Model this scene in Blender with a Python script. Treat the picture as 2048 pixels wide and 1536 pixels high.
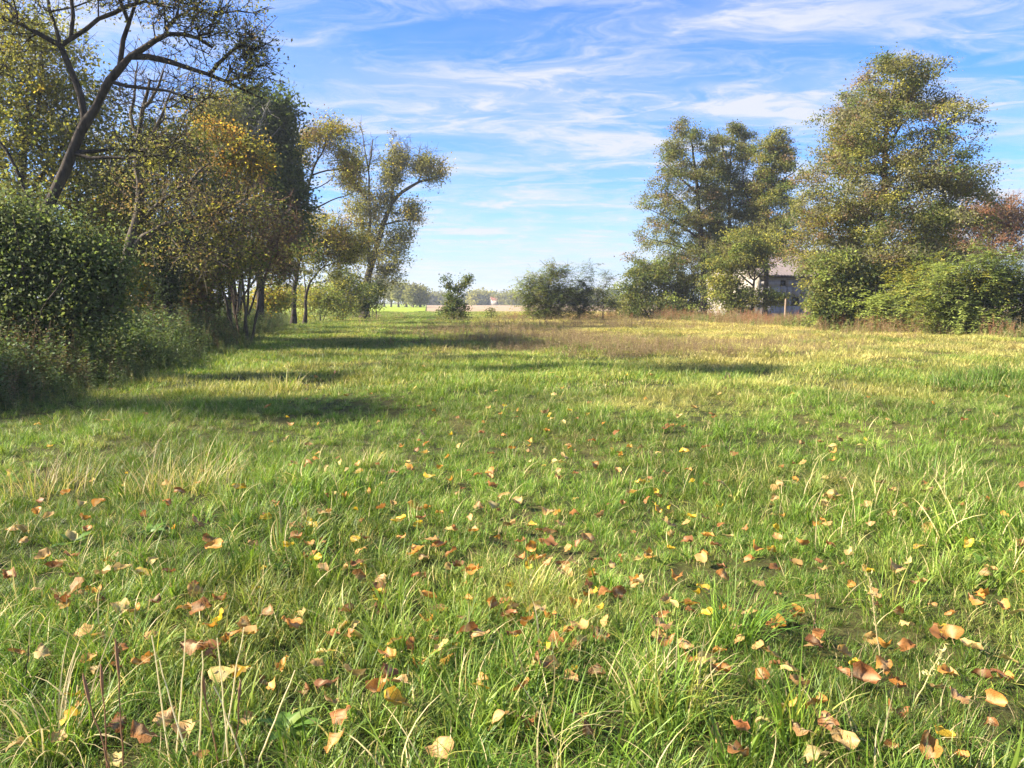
import bpy, math, random
import numpy as np
from mathutils import Vector

# ------------------------------------------------------------------ camera, sky, sun, exposure
sc = bpy.context.scene
for o in list(bpy.data.objects):
    bpy.data.objects.remove(o)
COL = sc.collection
CAM_H, F, HOR = 1.5, 1538.0, 605.0            # eye height (m), focal length and horizon row in photo pixels
PITCH = math.atan((768 - HOR) / F)
cam_d = bpy.data.cameras.new('camera')
cam_d.sensor_width = 36.0
cam_d.lens = 36.0 * F / 2048
cam_d.clip_start, cam_d.clip_end = 0.05, 20000
cam = bpy.data.objects.new('camera', cam_d)
COL.objects.link(cam)
cam.location = (0, 0, CAM_H)
cam.rotation_euler = (math.pi / 2 - PITCH, 0, 0)
sc.camera = cam

SUN_AZ, SUN_EL = math.radians(-95), math.radians(32)      # azimuth from +Y towards +X
w = bpy.data.worlds.new('World'); sc.world = w; w.use_nodes = True
nt = w.node_tree; nt.nodes.clear()
def N(tree, typ, **kw):
    n = tree.nodes.new(typ)
    for k, v in kw.items():
        setattr(n, k, v)
    return n
def math_n(tree, op, a, b=None, c=None, clamp=False):
    n = N(tree, 'ShaderNodeMath', operation=op, use_clamp=clamp)
    for i, v in enumerate((a, b, c)):
        if v is None: continue
        if isinstance(v, (int, float)): n.inputs[i].default_value = v
        else: tree.links.new(v, n.inputs[i])
    return n.outputs[0]
def maprange(tree, v, a, b, c, d, smooth=True):
    n = N(tree, 'ShaderNodeMapRange', interpolation_type='SMOOTHSTEP' if smooth else 'LINEAR')
    tree.links.new(v, n.inputs[0])
    for i, x in enumerate((a, b, c, d)): n.inputs[1 + i].default_value = x
    return n.outputs[0]
def mixcol(tree, fac, a, b, mode='MIX'):
    n = N(tree, 'ShaderNodeMix', data_type='RGBA', blend_type=mode)
    for s, v in ((n.inputs[0], fac), (n.inputs[6], a), (n.inputs[7], b)):
        if isinstance(v, (int, float)): s.default_value = v
        elif isinstance(v, (tuple, list)): s.default_value = (*v[:3], 1)
        else: tree.links.new(v, s)
    return n.outputs[2]
def noise(tree, vec, scale, detail=4, rough=.5, dist=0, dim='3D'):
    n = N(tree, 'ShaderNodeTexNoise', noise_dimensions=dim)
    if vec is not None: tree.links.new(vec, n.inputs['Vector'])
    n.inputs['Scale'].default_value = scale; n.inputs['Detail'].default_value = detail
    n.inputs['Roughness'].default_value = rough; n.inputs['Distortion'].default_value = dist
    return n
sky = N(nt, 'ShaderNodeTexSky', sky_type='NISHITA')
sky.sun_disc = False
sky.sun_elevation = SUN_EL
sky.sun_rotation = SUN_AZ
sky.altitude = 100; sky.air_density = 1.0; sky.dust_density = 0.6; sky.ozone_density = 3.0
# cirrus layer: the view direction meets a flat sheet of cloud high overhead
tc = N(nt, 'ShaderNodeTexCoord')
sep = N(nt, 'ShaderNodeSeparateXYZ'); nt.links.new(tc.outputs['Generated'], sep.inputs[0])
zz = math_n(nt, 'ADD', math_n(nt, 'MAXIMUM', sep.outputs[2], 0.0), 0.06)
cx = math_n(nt, 'DIVIDE', sep.outputs[0], zz); cy = math_n(nt, 'DIVIDE', sep.outputs[1], zz)
cmb = N(nt, 'ShaderNodeCombineXYZ'); nt.links.new(cx, cmb.inputs[0]); nt.links.new(cy, cmb.inputs[1])
mp = N(nt, 'ShaderNodeMapping'); nt.links.new(cmb.outputs[0], mp.inputs[0])
mp.inputs['Rotation'].default_value = (0, 0, math.radians(62)); mp.inputs['Scale'].default_value = (1.2, 2.0, 1)
mp.inputs['Location'].default_value = (3.1, 1.4, 0)
warp = noise(nt, mp.outputs[0], 0.9, 3)
wv = N(nt, 'ShaderNodeVectorMath', operation='SCALE'); nt.links.new(warp.outputs['Color'], wv.inputs[0]); wv.inputs['Scale'].default_value = 1.9
wa = N(nt, 'ShaderNodeVectorMath', operation='ADD'); nt.links.new(mp.outputs[0], wa.inputs[0]); nt.links.new(wv.outputs[0], wa.inputs[1])
c1 = noise(nt, wa.outputs[0], 1.6, 12, 0.68, 0.2)
c2 = noise(nt, mp.outputs[0], 0.45, 2, 0.5)
cover = maprange(nt, c2.outputs[0], 0.28, 0.58, 0.25, 1.0)
streak = maprange(nt, c1.outputs[0], 0.42, 0.70, 0.0, 1.0)
cl = math_n(nt, 'MULTIPLY', streak, cover)
veil = maprange(nt, noise(nt, wa.outputs[0], 0.6, 5, 0.6).outputs[0], 0.32, 0.70, 0.0, 0.55)
cl = math_n(nt, 'ADD', cl, math_n(nt, 'MULTIPLY', veil, cover), clamp=True)
hz = maprange(nt, sep.outputs[2], 0.0, 0.13, 0.75, 0.0)          # milky air towards the horizon
hs = N(nt, 'ShaderNodeHueSaturation'); nt.links.new(sky.outputs[0], hs.inputs['Color'])
hs.inputs['Saturation'].default_value = 1.2; hs.inputs['Value'].default_value = 1.0
skyb = mixcol(nt, 1.0, hs.outputs[0], (.48, .64, .96), 'MULTIPLY')
skyc = mixcol(nt, hz, skyb, (2.15, 2.55, 2.95))
skyc = mixcol(nt, math_n(nt, 'MULTIPLY', cl, 0.95), skyc, (2.75, 2.85, 3.15))
bg = N(nt, 'ShaderNodeBackground'); nt.links.new(skyc, bg.inputs[0]); bg.inputs[1].default_value = 0.076
out = N(nt, 'ShaderNodeOutputWorld'); nt.links.new(bg.outputs[0], out.inputs[0])

sun_d = bpy.data.lights.new('sun', 'SUN'); sun_d.energy = 4.8; sun_d.angle = math.radians(1.2); sun_d.color = (1.0, 0.89, 0.72)
sun = bpy.data.objects.new('sun', sun_d); COL.objects.link(sun)
SUN_DIR = Vector((math.sin(SUN_AZ) * math.cos(SUN_EL), math.cos(SUN_AZ) * math.cos(SUN_EL), math.sin(SUN_EL)))
sun.rotation_euler = SUN_DIR.to_track_quat('Z', 'Y').to_euler()
sun.location = SUN_DIR * 100
vs = sc.view_settings
vs.view_transform = 'Standard'; vs.look = 'None'; vs.exposure = 2.04; vs.gamma = 1.0; vs.use_curve_mapping = False
cy_ = sc.cycles
cy_.max_bounces = 8; cy_.diffuse_bounces = 5; cy_.glossy_bounces = 2; cy_.transmission_bounces = 4
cy_.transparent_max_bounces = 6; cy_.volume_bounces = 0
cy_.caustics_reflective = False; cy_.caustics_refractive = False
cy_.use_denoising = True; cy_.use_adaptive_sampling = True; cy_.adaptive_threshold = 0.02
try: cy_.denoiser = 'OPENIMAGEDENOISE'
except Exception: pass
sc.render.use_persistent_data = False

# ------------------------------------------------------------------ helpers
RNG = np.random.default_rng(7)
random.seed(7)
def hgt(x, y):
    x = np.asarray(x, float); y = np.asarray(y, float)
    f = np.exp(-np.maximum(np.hypot(x, y) - 30, 0) / 40)
    h = .035 * np.sin(1.3 * x + .7 * y) + .03 * np.sin(.9 * y - 1.1 * x + 1) + .02 * np.sin(2.7 * x + .3) * np.sin(2.3 * y) + .04 * np.sin(.33 * x + .41 * y + 2)
    return h * f
def ray(px, py):
    u, v = (px - 1024) / F, (768 - py) / F
    c, s = math.cos(PITCH), math.sin(PITCH)
    return np.array([u, c + v * s, -s + v * c])
def at(px, py, Y):
    d = ray(px, py); return np.array([0, 0, CAM_H]) + d * (Y / d[1])
def ground(px, py, z=0.0):
    d = ray(px, py); return np.array([0, 0, CAM_H]) + d * ((z - CAM_H) / d[2])
def mesh_np(name, V, Q, mat, col=None, smooth=False):
    V = np.asarray(V, np.float32); Q = np.asarray(Q, np.int32)
    me = bpy.data.meshes.new(name)
    me.vertices.add(len(V)); me.vertices.foreach_set('co', V.ravel())
    k = Q.shape[1]
    me.loops.add(Q.size); me.loops.foreach_set('vertex_index', Q.ravel())
    me.polygons.add(len(Q)); me.polygons.foreach_set('loop_start', np.arange(0, Q.size, k, dtype=np.int32))
    me.polygons.foreach_set('loop_total', np.full(len(Q), k, np.int32))
    if smooth: me.polygons.foreach_set('use_smooth', np.ones(len(Q), bool))
    if col is not None:
        a = me.attributes.new('Col', 'FLOAT_COLOR', 'POINT')
        c = np.ones((len(V), 4), np.float32); c[:, :3] = col
        a.data.foreach_set('color', c.ravel())
    me.materials.append(mat)
    me.update(calc_edges=True)
    return me
def link(name, me, parent=None, loc=(0, 0, 0), rot=None):
    o = bpy.data.objects.new(name, me); COL.objects.link(o)
    o.location = tuple(float(v) for v in loc)
    if rot is not None: o.rotation_euler = rot
    if parent is not None: o.parent = parent
    return o
def tag(o, label=None, cat=None, group=None, kind=None):
    if label: o['label'] = label
    if cat: o['category'] = cat
    if group: o['group'] = group
    if kind: o['kind'] = kind
    return o
def unit(v): return v / np.maximum(np.linalg.norm(v, axis=-1, keepdims=True), 1e-9)
class Geo:                                   # collects quads
    def __init__(s): s.V, s.Q, s.C, s.n = [], [], [], 0
    def add(s, V, Q, C=None):
        V = np.asarray(V, float).reshape(-1, 3); s.V.append(V); s.Q.append(np.asarray(Q).reshape(-1, 4) + s.n); s.n += len(V)
        s.C.append(np.tile(np.asarray(C if C is not None else (1, 1, 1), float), (len(V), 1)) if np.ndim(C) < 2 else np.asarray(C))
    def mesh(s, name, mat, smooth=False):
        return mesh_np(name, np.vstack(s.V), np.vstack(s.Q), mat, np.vstack(s.C), smooth)
    def box(s, lo, hi, M=None, C=None):
        x0, y0, z0 = lo; x1, y1, z1 = hi
        V = np.array([(x0, y0, z0), (x1, y0, z0), (x1, y1, z0), (x0, y1, z0), (x0, y0, z1), (x1, y0, z1), (x1, y1, z1), (x0, y1, z1)], float)
        if M is not None: V = V @ M.T
        s.add(V, [(0, 3, 2, 1), (4, 5, 6, 7), (0, 1, 5, 4), (1, 2, 6, 5), (2, 3, 7, 6), (3, 0, 4, 7)], C)
    def tube(s, P, R, n=5, C=None, cap=True):
        P = np.asarray(P, float); R = np.asarray(R, float); k = len(P)
        T = np.empty_like(P); T[1:-1] = P[2:] - P[:-2]; T[0] = P[1] - P[0]; T[-1] = P[-1] - P[-2]; T = unit(T)
        ref = np.where(np.abs(T[:, 2:3]) > .9, np.array([[1., 0, 0]]), np.array([[0., 0, 1]]))
        ref = np.tile(np.array([1., 0, 0]) if abs(T[:, 2]).mean() > .7 else np.array([0, 0, 1.]), (k, 1))
        A = unit(np.cross(T, ref)); B = np.cross(T, A)
        an = np.arange(n) * 2 * math.pi / n
        V = P[:, None, :] + R[:, None, None] * (np.cos(an)[None, :, None] * A[:, None, :] + np.sin(an)[None, :, None] * B[:, None, :])
        i = np.arange(k - 1)[:, None] * n; j = np.arange(n)[None, :]; j2 = (j + 1) % n
        Q = np.stack([i + j, i + j2, i + n + j2, i + n + j], -1).reshape(-1, 4)
        s.add(V, Q, C)

# ------------------------------------------------------------------ materials
def new_mat(name):
    m = bpy.data.materials.new(name); m.use_nodes = True
    t = m.node_tree; t.nodes.clear()
    return m, t, N(t, 'ShaderNodeOutputMaterial')
def attr(t, name, typ='GEOMETRY'):
    return N(t, 'ShaderNodeAttribute', attribute_name=name, attribute_type=typ)
def leafy(name, trans=.45, rough=.7, spec=.12, inst=None):
    m, t, o = new_mat(name)
    c = attr(t, 'Col').outputs['Color']
    if inst: c = inst(t, c)
    p = N(t, 'ShaderNodeBsdfPrincipled'); t.links.new(c, p.inputs['Base Color'])
    p.inputs['Roughness'].default_value = rough; p.inputs['Specular IOR Level'].default_value = spec
    tr = N(t, 'ShaderNodeBsdfTranslucent')
    t.links.new(mixcol(t, 1.0, c, (1.35, 1.35, .8), 'MULTIPLY'), tr.inputs[0])
    mx = N(t, 'ShaderNodeMixShader'); mx.inputs[0].default_value = trans
    t.links.new(p.outputs[0], mx.inputs[1]); t.links.new(tr.outputs[0], mx.inputs[2]); t.links.new(mx.outputs[0], o.inputs[0])
    return m
M_LEAF = leafy('tree_leaf')
def grass_inst(t, c):
    dry = attr(t, 'dry', 'INSTANCER').outputs['Fac']
    br = attr(t, 'tone', 'INSTANCER').outputs['Fac']
    lum = N(t, 'ShaderNodeRGBToBW'); t.links.new(c, lum.inputs[0])
    straw = N(t, 'ShaderNodeVectorMath', operation='SCALE'); straw.inputs[0].default_value = (2.05, 1.68, .58)
    t.links.new(lum.outputs[0], straw.inputs['Scale'])
    c = mixcol(t, dry, c, straw.outputs[0])
    s = N(t, 'ShaderNodeVectorMath', operation='SCALE'); t.links.new(c, s.inputs[0]); t.links.new(br, s.inputs['Scale'])
    return s.outputs[0]
M_GRASS = leafy('grass_blade', .3, .5, .3, grass_inst)
M_WEED = leafy('weed_leaf', .3, .5, .3)
def bark(name, c1, c2, scale=6):
    m, t, o = new_mat(name)
    g = N(t, 'ShaderNodeNewGeometry'); mp = N(t, 'ShaderNodeMapping'); t.links.new(g.outputs['Position'], mp.inputs[0])
    mp.inputs['Scale'].default_value = (scale, scale, scale * .25)
    n = noise(t, mp.outputs[0], 2.2, 6, .65)
    p = N(t, 'ShaderNodeBsdfPrincipled'); t.links.new(mixcol(t, maprange(t, n.outputs[0], .3, .7, 0, 1), c1, c2), p.inputs['Base Color'])
    p.inputs['Roughness'].default_value = .9; p.inputs['Specular IOR Level'].default_value = .15
    b = N(t, 'ShaderNodeBump'); b.inputs['Strength'].default_value = .8; b.inputs['Distance'].default_value = .03
    t.links.new(n.outputs[0], b.inputs['Height']); t.links.new(b.outputs[0], p.inputs['Normal']); t.links.new(p.outputs[0], o.inputs[0])
    return m
M_BARK = bark('bark_grey_brown', (.045, .038, .03), (.13, .11, .085))
M_BARKD = bark('bark_dark', (.025, .021, .017), (.075, .06, .048))
M_TWIG = bark('twig_red_brown', (.10, .06, .04), (.19, .125, .09))
def plain(name, c, rough=.8, c2=None, scale=8, bump=0, spec=.2):
    m, t, o = new_mat(name)
    p = N(t, 'ShaderNodeBsdfPrincipled'); p.inputs['Roughness'].default_value = rough; p.inputs['Specular IOR Level'].default_value = spec
    g = N(t, 'ShaderNodeNewGeometry'); n = noise(t, g.outputs['Position'], scale, 5, .6)
    t.links.new(mixcol(t, maprange(t, n.outputs[0], .3, .7, 0, 1), c, c2 or tuple(v * .75 for v in c)), p.inputs['Base Color'])
    if bump:
        b = N(t, 'ShaderNodeBump'); b.inputs['Strength'].default_value = .7; b.inputs['Distance'].default_value = bump
        t.links.new(n.outputs[0], b.inputs['Height']); t.links.new(b.outputs[0], p.inputs['Normal'])
    t.links.new(p.outputs[0], o.inputs[0])
    return m

# ------------------------------------------------------------------ ground and fields
def ground_mat():
    m, t, o = new_mat('meadow_soil')
    g = N(t, 'ShaderNodeNewGeometry'); pos = g.outputs['Position']
    s = N(t, 'ShaderNodeSeparateXYZ'); t.links.new(pos, s.inputs[0])
    n1 = noise(t, pos, .35, 5, .6); n2 = noise(t, pos, 9, 6, .7)
    green = mixcol(t, maprange(t, n2.outputs[0], .35, .65, 0, 1), (.03, .034, .012), (.055, .065, .018))
    dry = mixcol(t, maprange(t, n2.outputs[0], .35, .65, 0, 1), (.12, .09, .035), (.21, .17, .06))
    f = math_n(t, 'MULTIPLY', maprange(t, s.outputs[1], 12, 40, .12, .85), maprange(t, s.outputs[0], -9, 4, .25, 1.0))
    f = math_n(t, 'ADD', f, maprange(t, n1.outputs[0], .3, .7, -.2, .25), clamp=True)
    c = mixcol(t, f, green, dry)
    p = N(t, 'ShaderNodeBsdfPrincipled'); t.links.new(c, p.inputs['Base Color']); p.inputs['Roughness'].default_value = .95
    p.inputs['Specular IOR Level'].default_value = .1
    b = N(t, 'ShaderNodeBump'); b.inputs['Strength'].default_value = .8; b.inputs['Distance'].default_value = .05
    t.links.new(n2.outputs[0], b.inputs['Height']); t.links.new(b.outputs[0], p.inputs['Normal']); t.links.new(p.outputs[0], o.inputs[0])
    return m
def axis(a, b, d0, ratio):
    v, d = [0.0], d0
    while v[-1] < b: v.append(v[-1] + d); d *= ratio
    return np.array(v)
ax = axis(0, 2400, .25, 1.035); gx = np.concatenate([-ax[:0:-1], ax])
ay = axis(0, 2400, .25, 1.03); ayn = axis(0, 300, .3, 1.12); gy = np.concatenate([-ayn[:0:-1], ay])
XX, YY = np.meshgrid(gx, gy)
V = np.stack([XX, YY, hgt(XX, YY)], -1).reshape(-1, 3)
nx, ny = len(gx), len(gy)
i = (np.arange(ny - 1)[:, None] * nx + np.arange(nx - 1)[None, :]).ravel()
M_GROUND = ground_mat()
tag(link('ground', mesh_np('ground', V, np.stack([i, i + 1, i + nx + 1, i + nx], -1), M_GROUND, smooth=True)), kind='structure')

def field_mat(name, c1, c2, sx, sy):
    m, t, o = new_mat(name)
    g = N(t, 'ShaderNodeNewGeometry'); mp = N(t, 'ShaderNodeMapping'); t.links.new(g.outputs['Position'], mp.inputs[0]); mp.inputs['Scale'].default_value = (sx, sy, 1)
    n = noise(t, mp.outputs[0], 1.0, 6, .65)
    p = N(t, 'ShaderNodeBsdfPrincipled'); p.inputs['Roughness'].default_value = .95; p.inputs['Specular IOR Level'].default_value = .05
    t.links.new(mixcol(t, maprange(t, n.outputs[0], .3, .7, 0, 1), c1, c2), p.inputs['Base Color'])
    b = N(t, 'ShaderNodeBump'); b.inputs['Strength'].default_value = 1; b.inputs['Distance'].default_value = .2
    t.links.new(n.outputs[0], b.inputs['Height']); t.links.new(b.outputs[0], p.inputs['Normal']); t.links.new(p.outputs[0], o.inputs[0])
    return m
def sheet(name, pts, z, mat, rows=2):
    # quad strip between a left and a right border, slightly ridged along its length
    g = Geo(); L = np.array([p[0] for p in pts], float); R = np.array([p[1] for p in pts], float); k = len(pts); m = 24
    tt = np.linspace(0, 1, m)[None, :, None]
    P = L[:, None, :] * (1 - tt) + R[:, None, :] * tt
    P = np.concatenate([P, np.full(P.shape[:2] + (1,), z) + .008 * np.sin(P[..., :1] * 3 + P[..., 1:2])], -1)
    ii = (np.arange(k - 1)[:, None] * m + np.arange(m - 1)[None, :]).ravel()
    g.add(P.reshape(-1, 3), np.stack([ii, ii + 1, ii + m + 1, ii + m], -1))
    return tag(link(name, g.mesh(name, mat, True)), kind='structure')
ys = [118, 140, 170, 220, 300, 420, 560, 640]
sheet('stubble_field', [((-13 - (y - 118) * .11, y), (60 + y * .9, y)) for y in ys], .040, field_mat('stubble_soil', (.28, .20, .13), (.36, .27, .18), .05, .4))
sheet('green_crop_field', [((-80 - y * .6, y), (-13.3 - (y - 118) * .11, y)) for y in ys], .044, field_mat('young_crop', (.19, .26, .03), (.27, .33, .045), .05, .3))

# ------------------------------------------------------------------ tree builder
def grow(rng, seeds, targets, bf=.25, step=.35, droop=.5, jit=.05):
    cap = 60000
    P = np.zeros((cap, 3)); par = np.full(cap, -1); pl = np.zeros(cap); mr = np.zeros(cap); n = 0
    for si, (S, r0, r1) in enumerate(seeds):
        S = np.asarray(S, float)
        seg = np.linalg.norm(np.diff(S, axis=0), axis=1); L = np.concatenate([[0], np.cumsum(seg)])
        m = max(2, int(L[-1] / step) + 1); tt = np.linspace(0, L[-1], m)
        pts = np.stack([np.interp(tt, L, S[:, a]) for a in range(3)], -1)
        for _ in range(4): pts[1:-1] = (pts[:-2] + 2 * pts[1:-1] + pts[2:]) / 4
        pts[1:-1] += rng.normal(0, jit * step, (m - 2, 3)) if m > 2 else 0
        rr = np.interp(tt, [0, L[-1]], [abs(r0), r1])
        if si == 0 or r0 < 0: start, j = 0, -1
        else:
            j = int(np.argmin(np.linalg.norm(P[:n] - pts[0], axis=1))); start = 1
            rr = np.minimum(rr, mr[j])
        for k in range(start, m):
            P[n] = pts[k]; par[n] = j; mr[n] = rr[k]
            pl[n] = 0 if j < 0 else pl[j] + np.linalg.norm(pts[k] - P[j])
            j = n; n += 1
    ns = n; ends = []
    if len(targets):
        d0 = np.array([np.min(np.linalg.norm(P[:ns] - t, axis=1)) for t in targets])
        zlow = P[0, 2] + .12 * (P[:ns, 2].max() - P[0, 2])
        for t in targets[np.argsort(d0)]:
            dv = t - P[:n]; d = np.linalg.norm(dv, axis=1)
            cost = d + bf * pl[:n] + droop * np.maximum(0, -dv[:, 2] - .1) + (P[:n, 2] < zlow) * (2.0)
            j = int(np.argmin(cost)); dj = d[j]
            if par[j] >= 0:
                pd = P[j] - P[par[j]]; pd = pd / max(1e-6, np.linalg.norm(pd))
            else: pd = np.array([0, 0, 1.])
            dirn = dv[j] / max(dj, 1e-6)
            ctrl = P[j] + (pd * .45 + dirn * .55 + np.array([0, 0, .12])) * dj * .5
            k = max(1, int(dj / step)); q = j
            for a in range(1, k + 1):
                u = a / k
                p = (1 - u) ** 2 * P[j] + 2 * u * (1 - u) * ctrl + u * u * t
                if a < k: p = p + rng.normal(0, jit * min(dj, 1.5), 3)
                P[n] = p; par[n] = q; pl[n] = pl[q] + dj / k; q = n; n += 1
            ends.append(q)
    return P[:n].copy(), par[:n].copy(), mr[:n].copy(), np.array(ends, int), ns
def radii(P, par, mr, ends, rt, ex=.44):
    n = len(P); cnt = np.zeros(n); cnt[ends] += 1
    for k in range(n - 1, 0, -1):
        if par[k] >= 0: cnt[par[k]] += cnt[k]
    r = np.maximum(rt * np.maximum(cnt, .5) ** ex, mr)
    for k in range(n - 1, 0, -1):
        if par[k] >= 0 and mr[k] == 0: r[k] = min(r[k], r[par[k]] * .92 + .002)
    for k in range(1, n):
        if par[k] >= 0: r[k] = min(r[k], r[par[k]])
    return r
def tubes(P, par, r, thick, G1, G2, base):
    n = len(P); ch = [[] for _ in range(n)]
    for k in range(n):
        if par[k] >= 0: ch[par[k]].append(k)
    stack = [(-1, k) for k in range(n) if par[k] < 0]
    while stack:
        p, k = stack.pop()
        c = [p, k] if p >= 0 else [k]
        while ch[k]:
            main = max(ch[k], key=lambda q: r[q])
            for q in ch[k]:
                if q != main: stack.append((k, q))
            k = main; c.append(k)
        if len(c) < 2: continue
        rr = r[c] * (1 + .07 * np.sin(np.arange(len(c)) * 1.9 + c[-1]))
        if p >= 0: rr[0] = min(rr[0], rr[1] * 1.15)
        rm = rr.max()
        (G1 if rm > thick else G2).tube(P[c] - base, rr, 9 if rm > .12 else 6 if rm > .04 else 3 if rm < .015 else 4)
def leaf_quads(rng, C, A, Nn, l, w, fold=.12):
    B = unit(np.cross(A, Nn)); n = len(C)
    l = l[:, None]; w = w[:, None]
    V = np.stack([C, C + A * l * .45 + B * w * .5 - Nn * w * fold, C + A * l, C + A * l * .45 - B * w * .5 - Nn * w * fold], 1)
    return V.reshape(-1, 3), np.arange(4 * n).reshape(-1, 4)
def rand_dir(rng, n, zb=0.0, zs=1.0):
    d = rng.normal(size=(n, 3)); d[:, 2] = d[:, 2] * zs + zb
    return unit(d)
def crown_geo(rng, T, base, nl, size, sig, flat, pal, pal_w, mode='leaf', up=.8, tone=.25, cl_tone=.25, asp=.6, hfun=None):
    # T clump centres; nl leaves per clump
    k = len(T); n = k * nl
    ci = np.repeat(np.arange(k), nl)
    pal = np.array(pal, float); pick = rng.choice(len(pal), size=k, p=np.array(pal_w) / np.sum(pal_w))
    cc = pal[pick] * (1 + rng.uniform(-cl_tone, cl_tone, (k, 1)))
    if mode == 'leaf':
        cs = rng.uniform(.6, 1.35, (k, 1))
        off = rng.normal(size=(n, 3)) * np.array([1, 1, flat]) * sig * cs[ci]
        C = T[ci] + off
        A = unit(rand_dir(rng, n, -.25, .7) + unit(off) * .5)
        Nn = rand_dir(rng, n, up)
        Nn = unit(Nn - A * np.sum(Nn * A, 1, keepdims=True))
        l = size * rng.uniform(.65, 1.3, n); wd = l * asp * rng.uniform(.8, 1.2, n)
    else:                                        # pinnate: leaflets in pairs along drooping stalks
        per = 11; m = max(1, int(round(nl / per))); nr = k * m; ri = np.repeat(np.arange(k), m)
        R0 = T[ri] + rng.normal(size=(nr, 3)) * sig * .55
        D = rand_dir(rng, nr, .25, .6); LR = size * 4.2 * rng.uniform(.7, 1.3, nr)
        s = np.tile(np.concatenate([np.repeat(np.linspace(.2, .95, 5), 2), [1.0]]), nr); side = np.tile(np.array([1, -1] * 5 + [0]), nr)
        rr = np.repeat(np.arange(nr), per); n = nr * per; ci = ri[rr]
        C = R0[rr] + D[rr] * (LR[rr] * s)[:, None]; C[:, 2] -= .38 * LR[rr] * s ** 2
        Bh = unit(np.cross(D, np.array([0, 0, 1.])) + 1e-6)[rr]
        A = unit(Bh * side[:, None] + D[rr] * .55 + np.array([0, 0, -.25]) + rng.normal(0, .15, (n, 3)))
        Nn = unit(np.array([0, 0, 1.]) + D[rr] * .4 * s[:, None] + rng.normal(0, .25, (n, 3)))
        Nn = unit(Nn - A * np.sum(Nn * A, 1, keepdims=True))
        l = size * rng.uniform(.75, 1.2, n); wd = l * .36
    V, Q = leaf_quads(rng, C - base, A, Nn, l, wd)
    col = cc[ci] * (1 + rng.uniform(-tone, tone, (n, 1)))
    col = np.clip(col, .004, .8)
    return V, Q, np.repeat(col, 4, 0)
def ellip(rng, n, shell=.5):
    d = unit(rng.normal(size=(n, 3))); ph = rng.uniform(0, 6.3, 6)
    lump = 1 + .22 * (np.sin(3 * d[:, 0] + ph[0]) * np.sin(4 * d[:, 2] + ph[1]) + np.sin(5 * d[:, 0] + 3 * d[:, 2] + ph[2]) * .7)
    r = rng.uniform(0, 1, n) ** shell * lump * np.where(rng.uniform(size=n) < .10, rng.uniform(1.0, 1.35, n), 1.0)
    return d * r[:, None]

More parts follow.
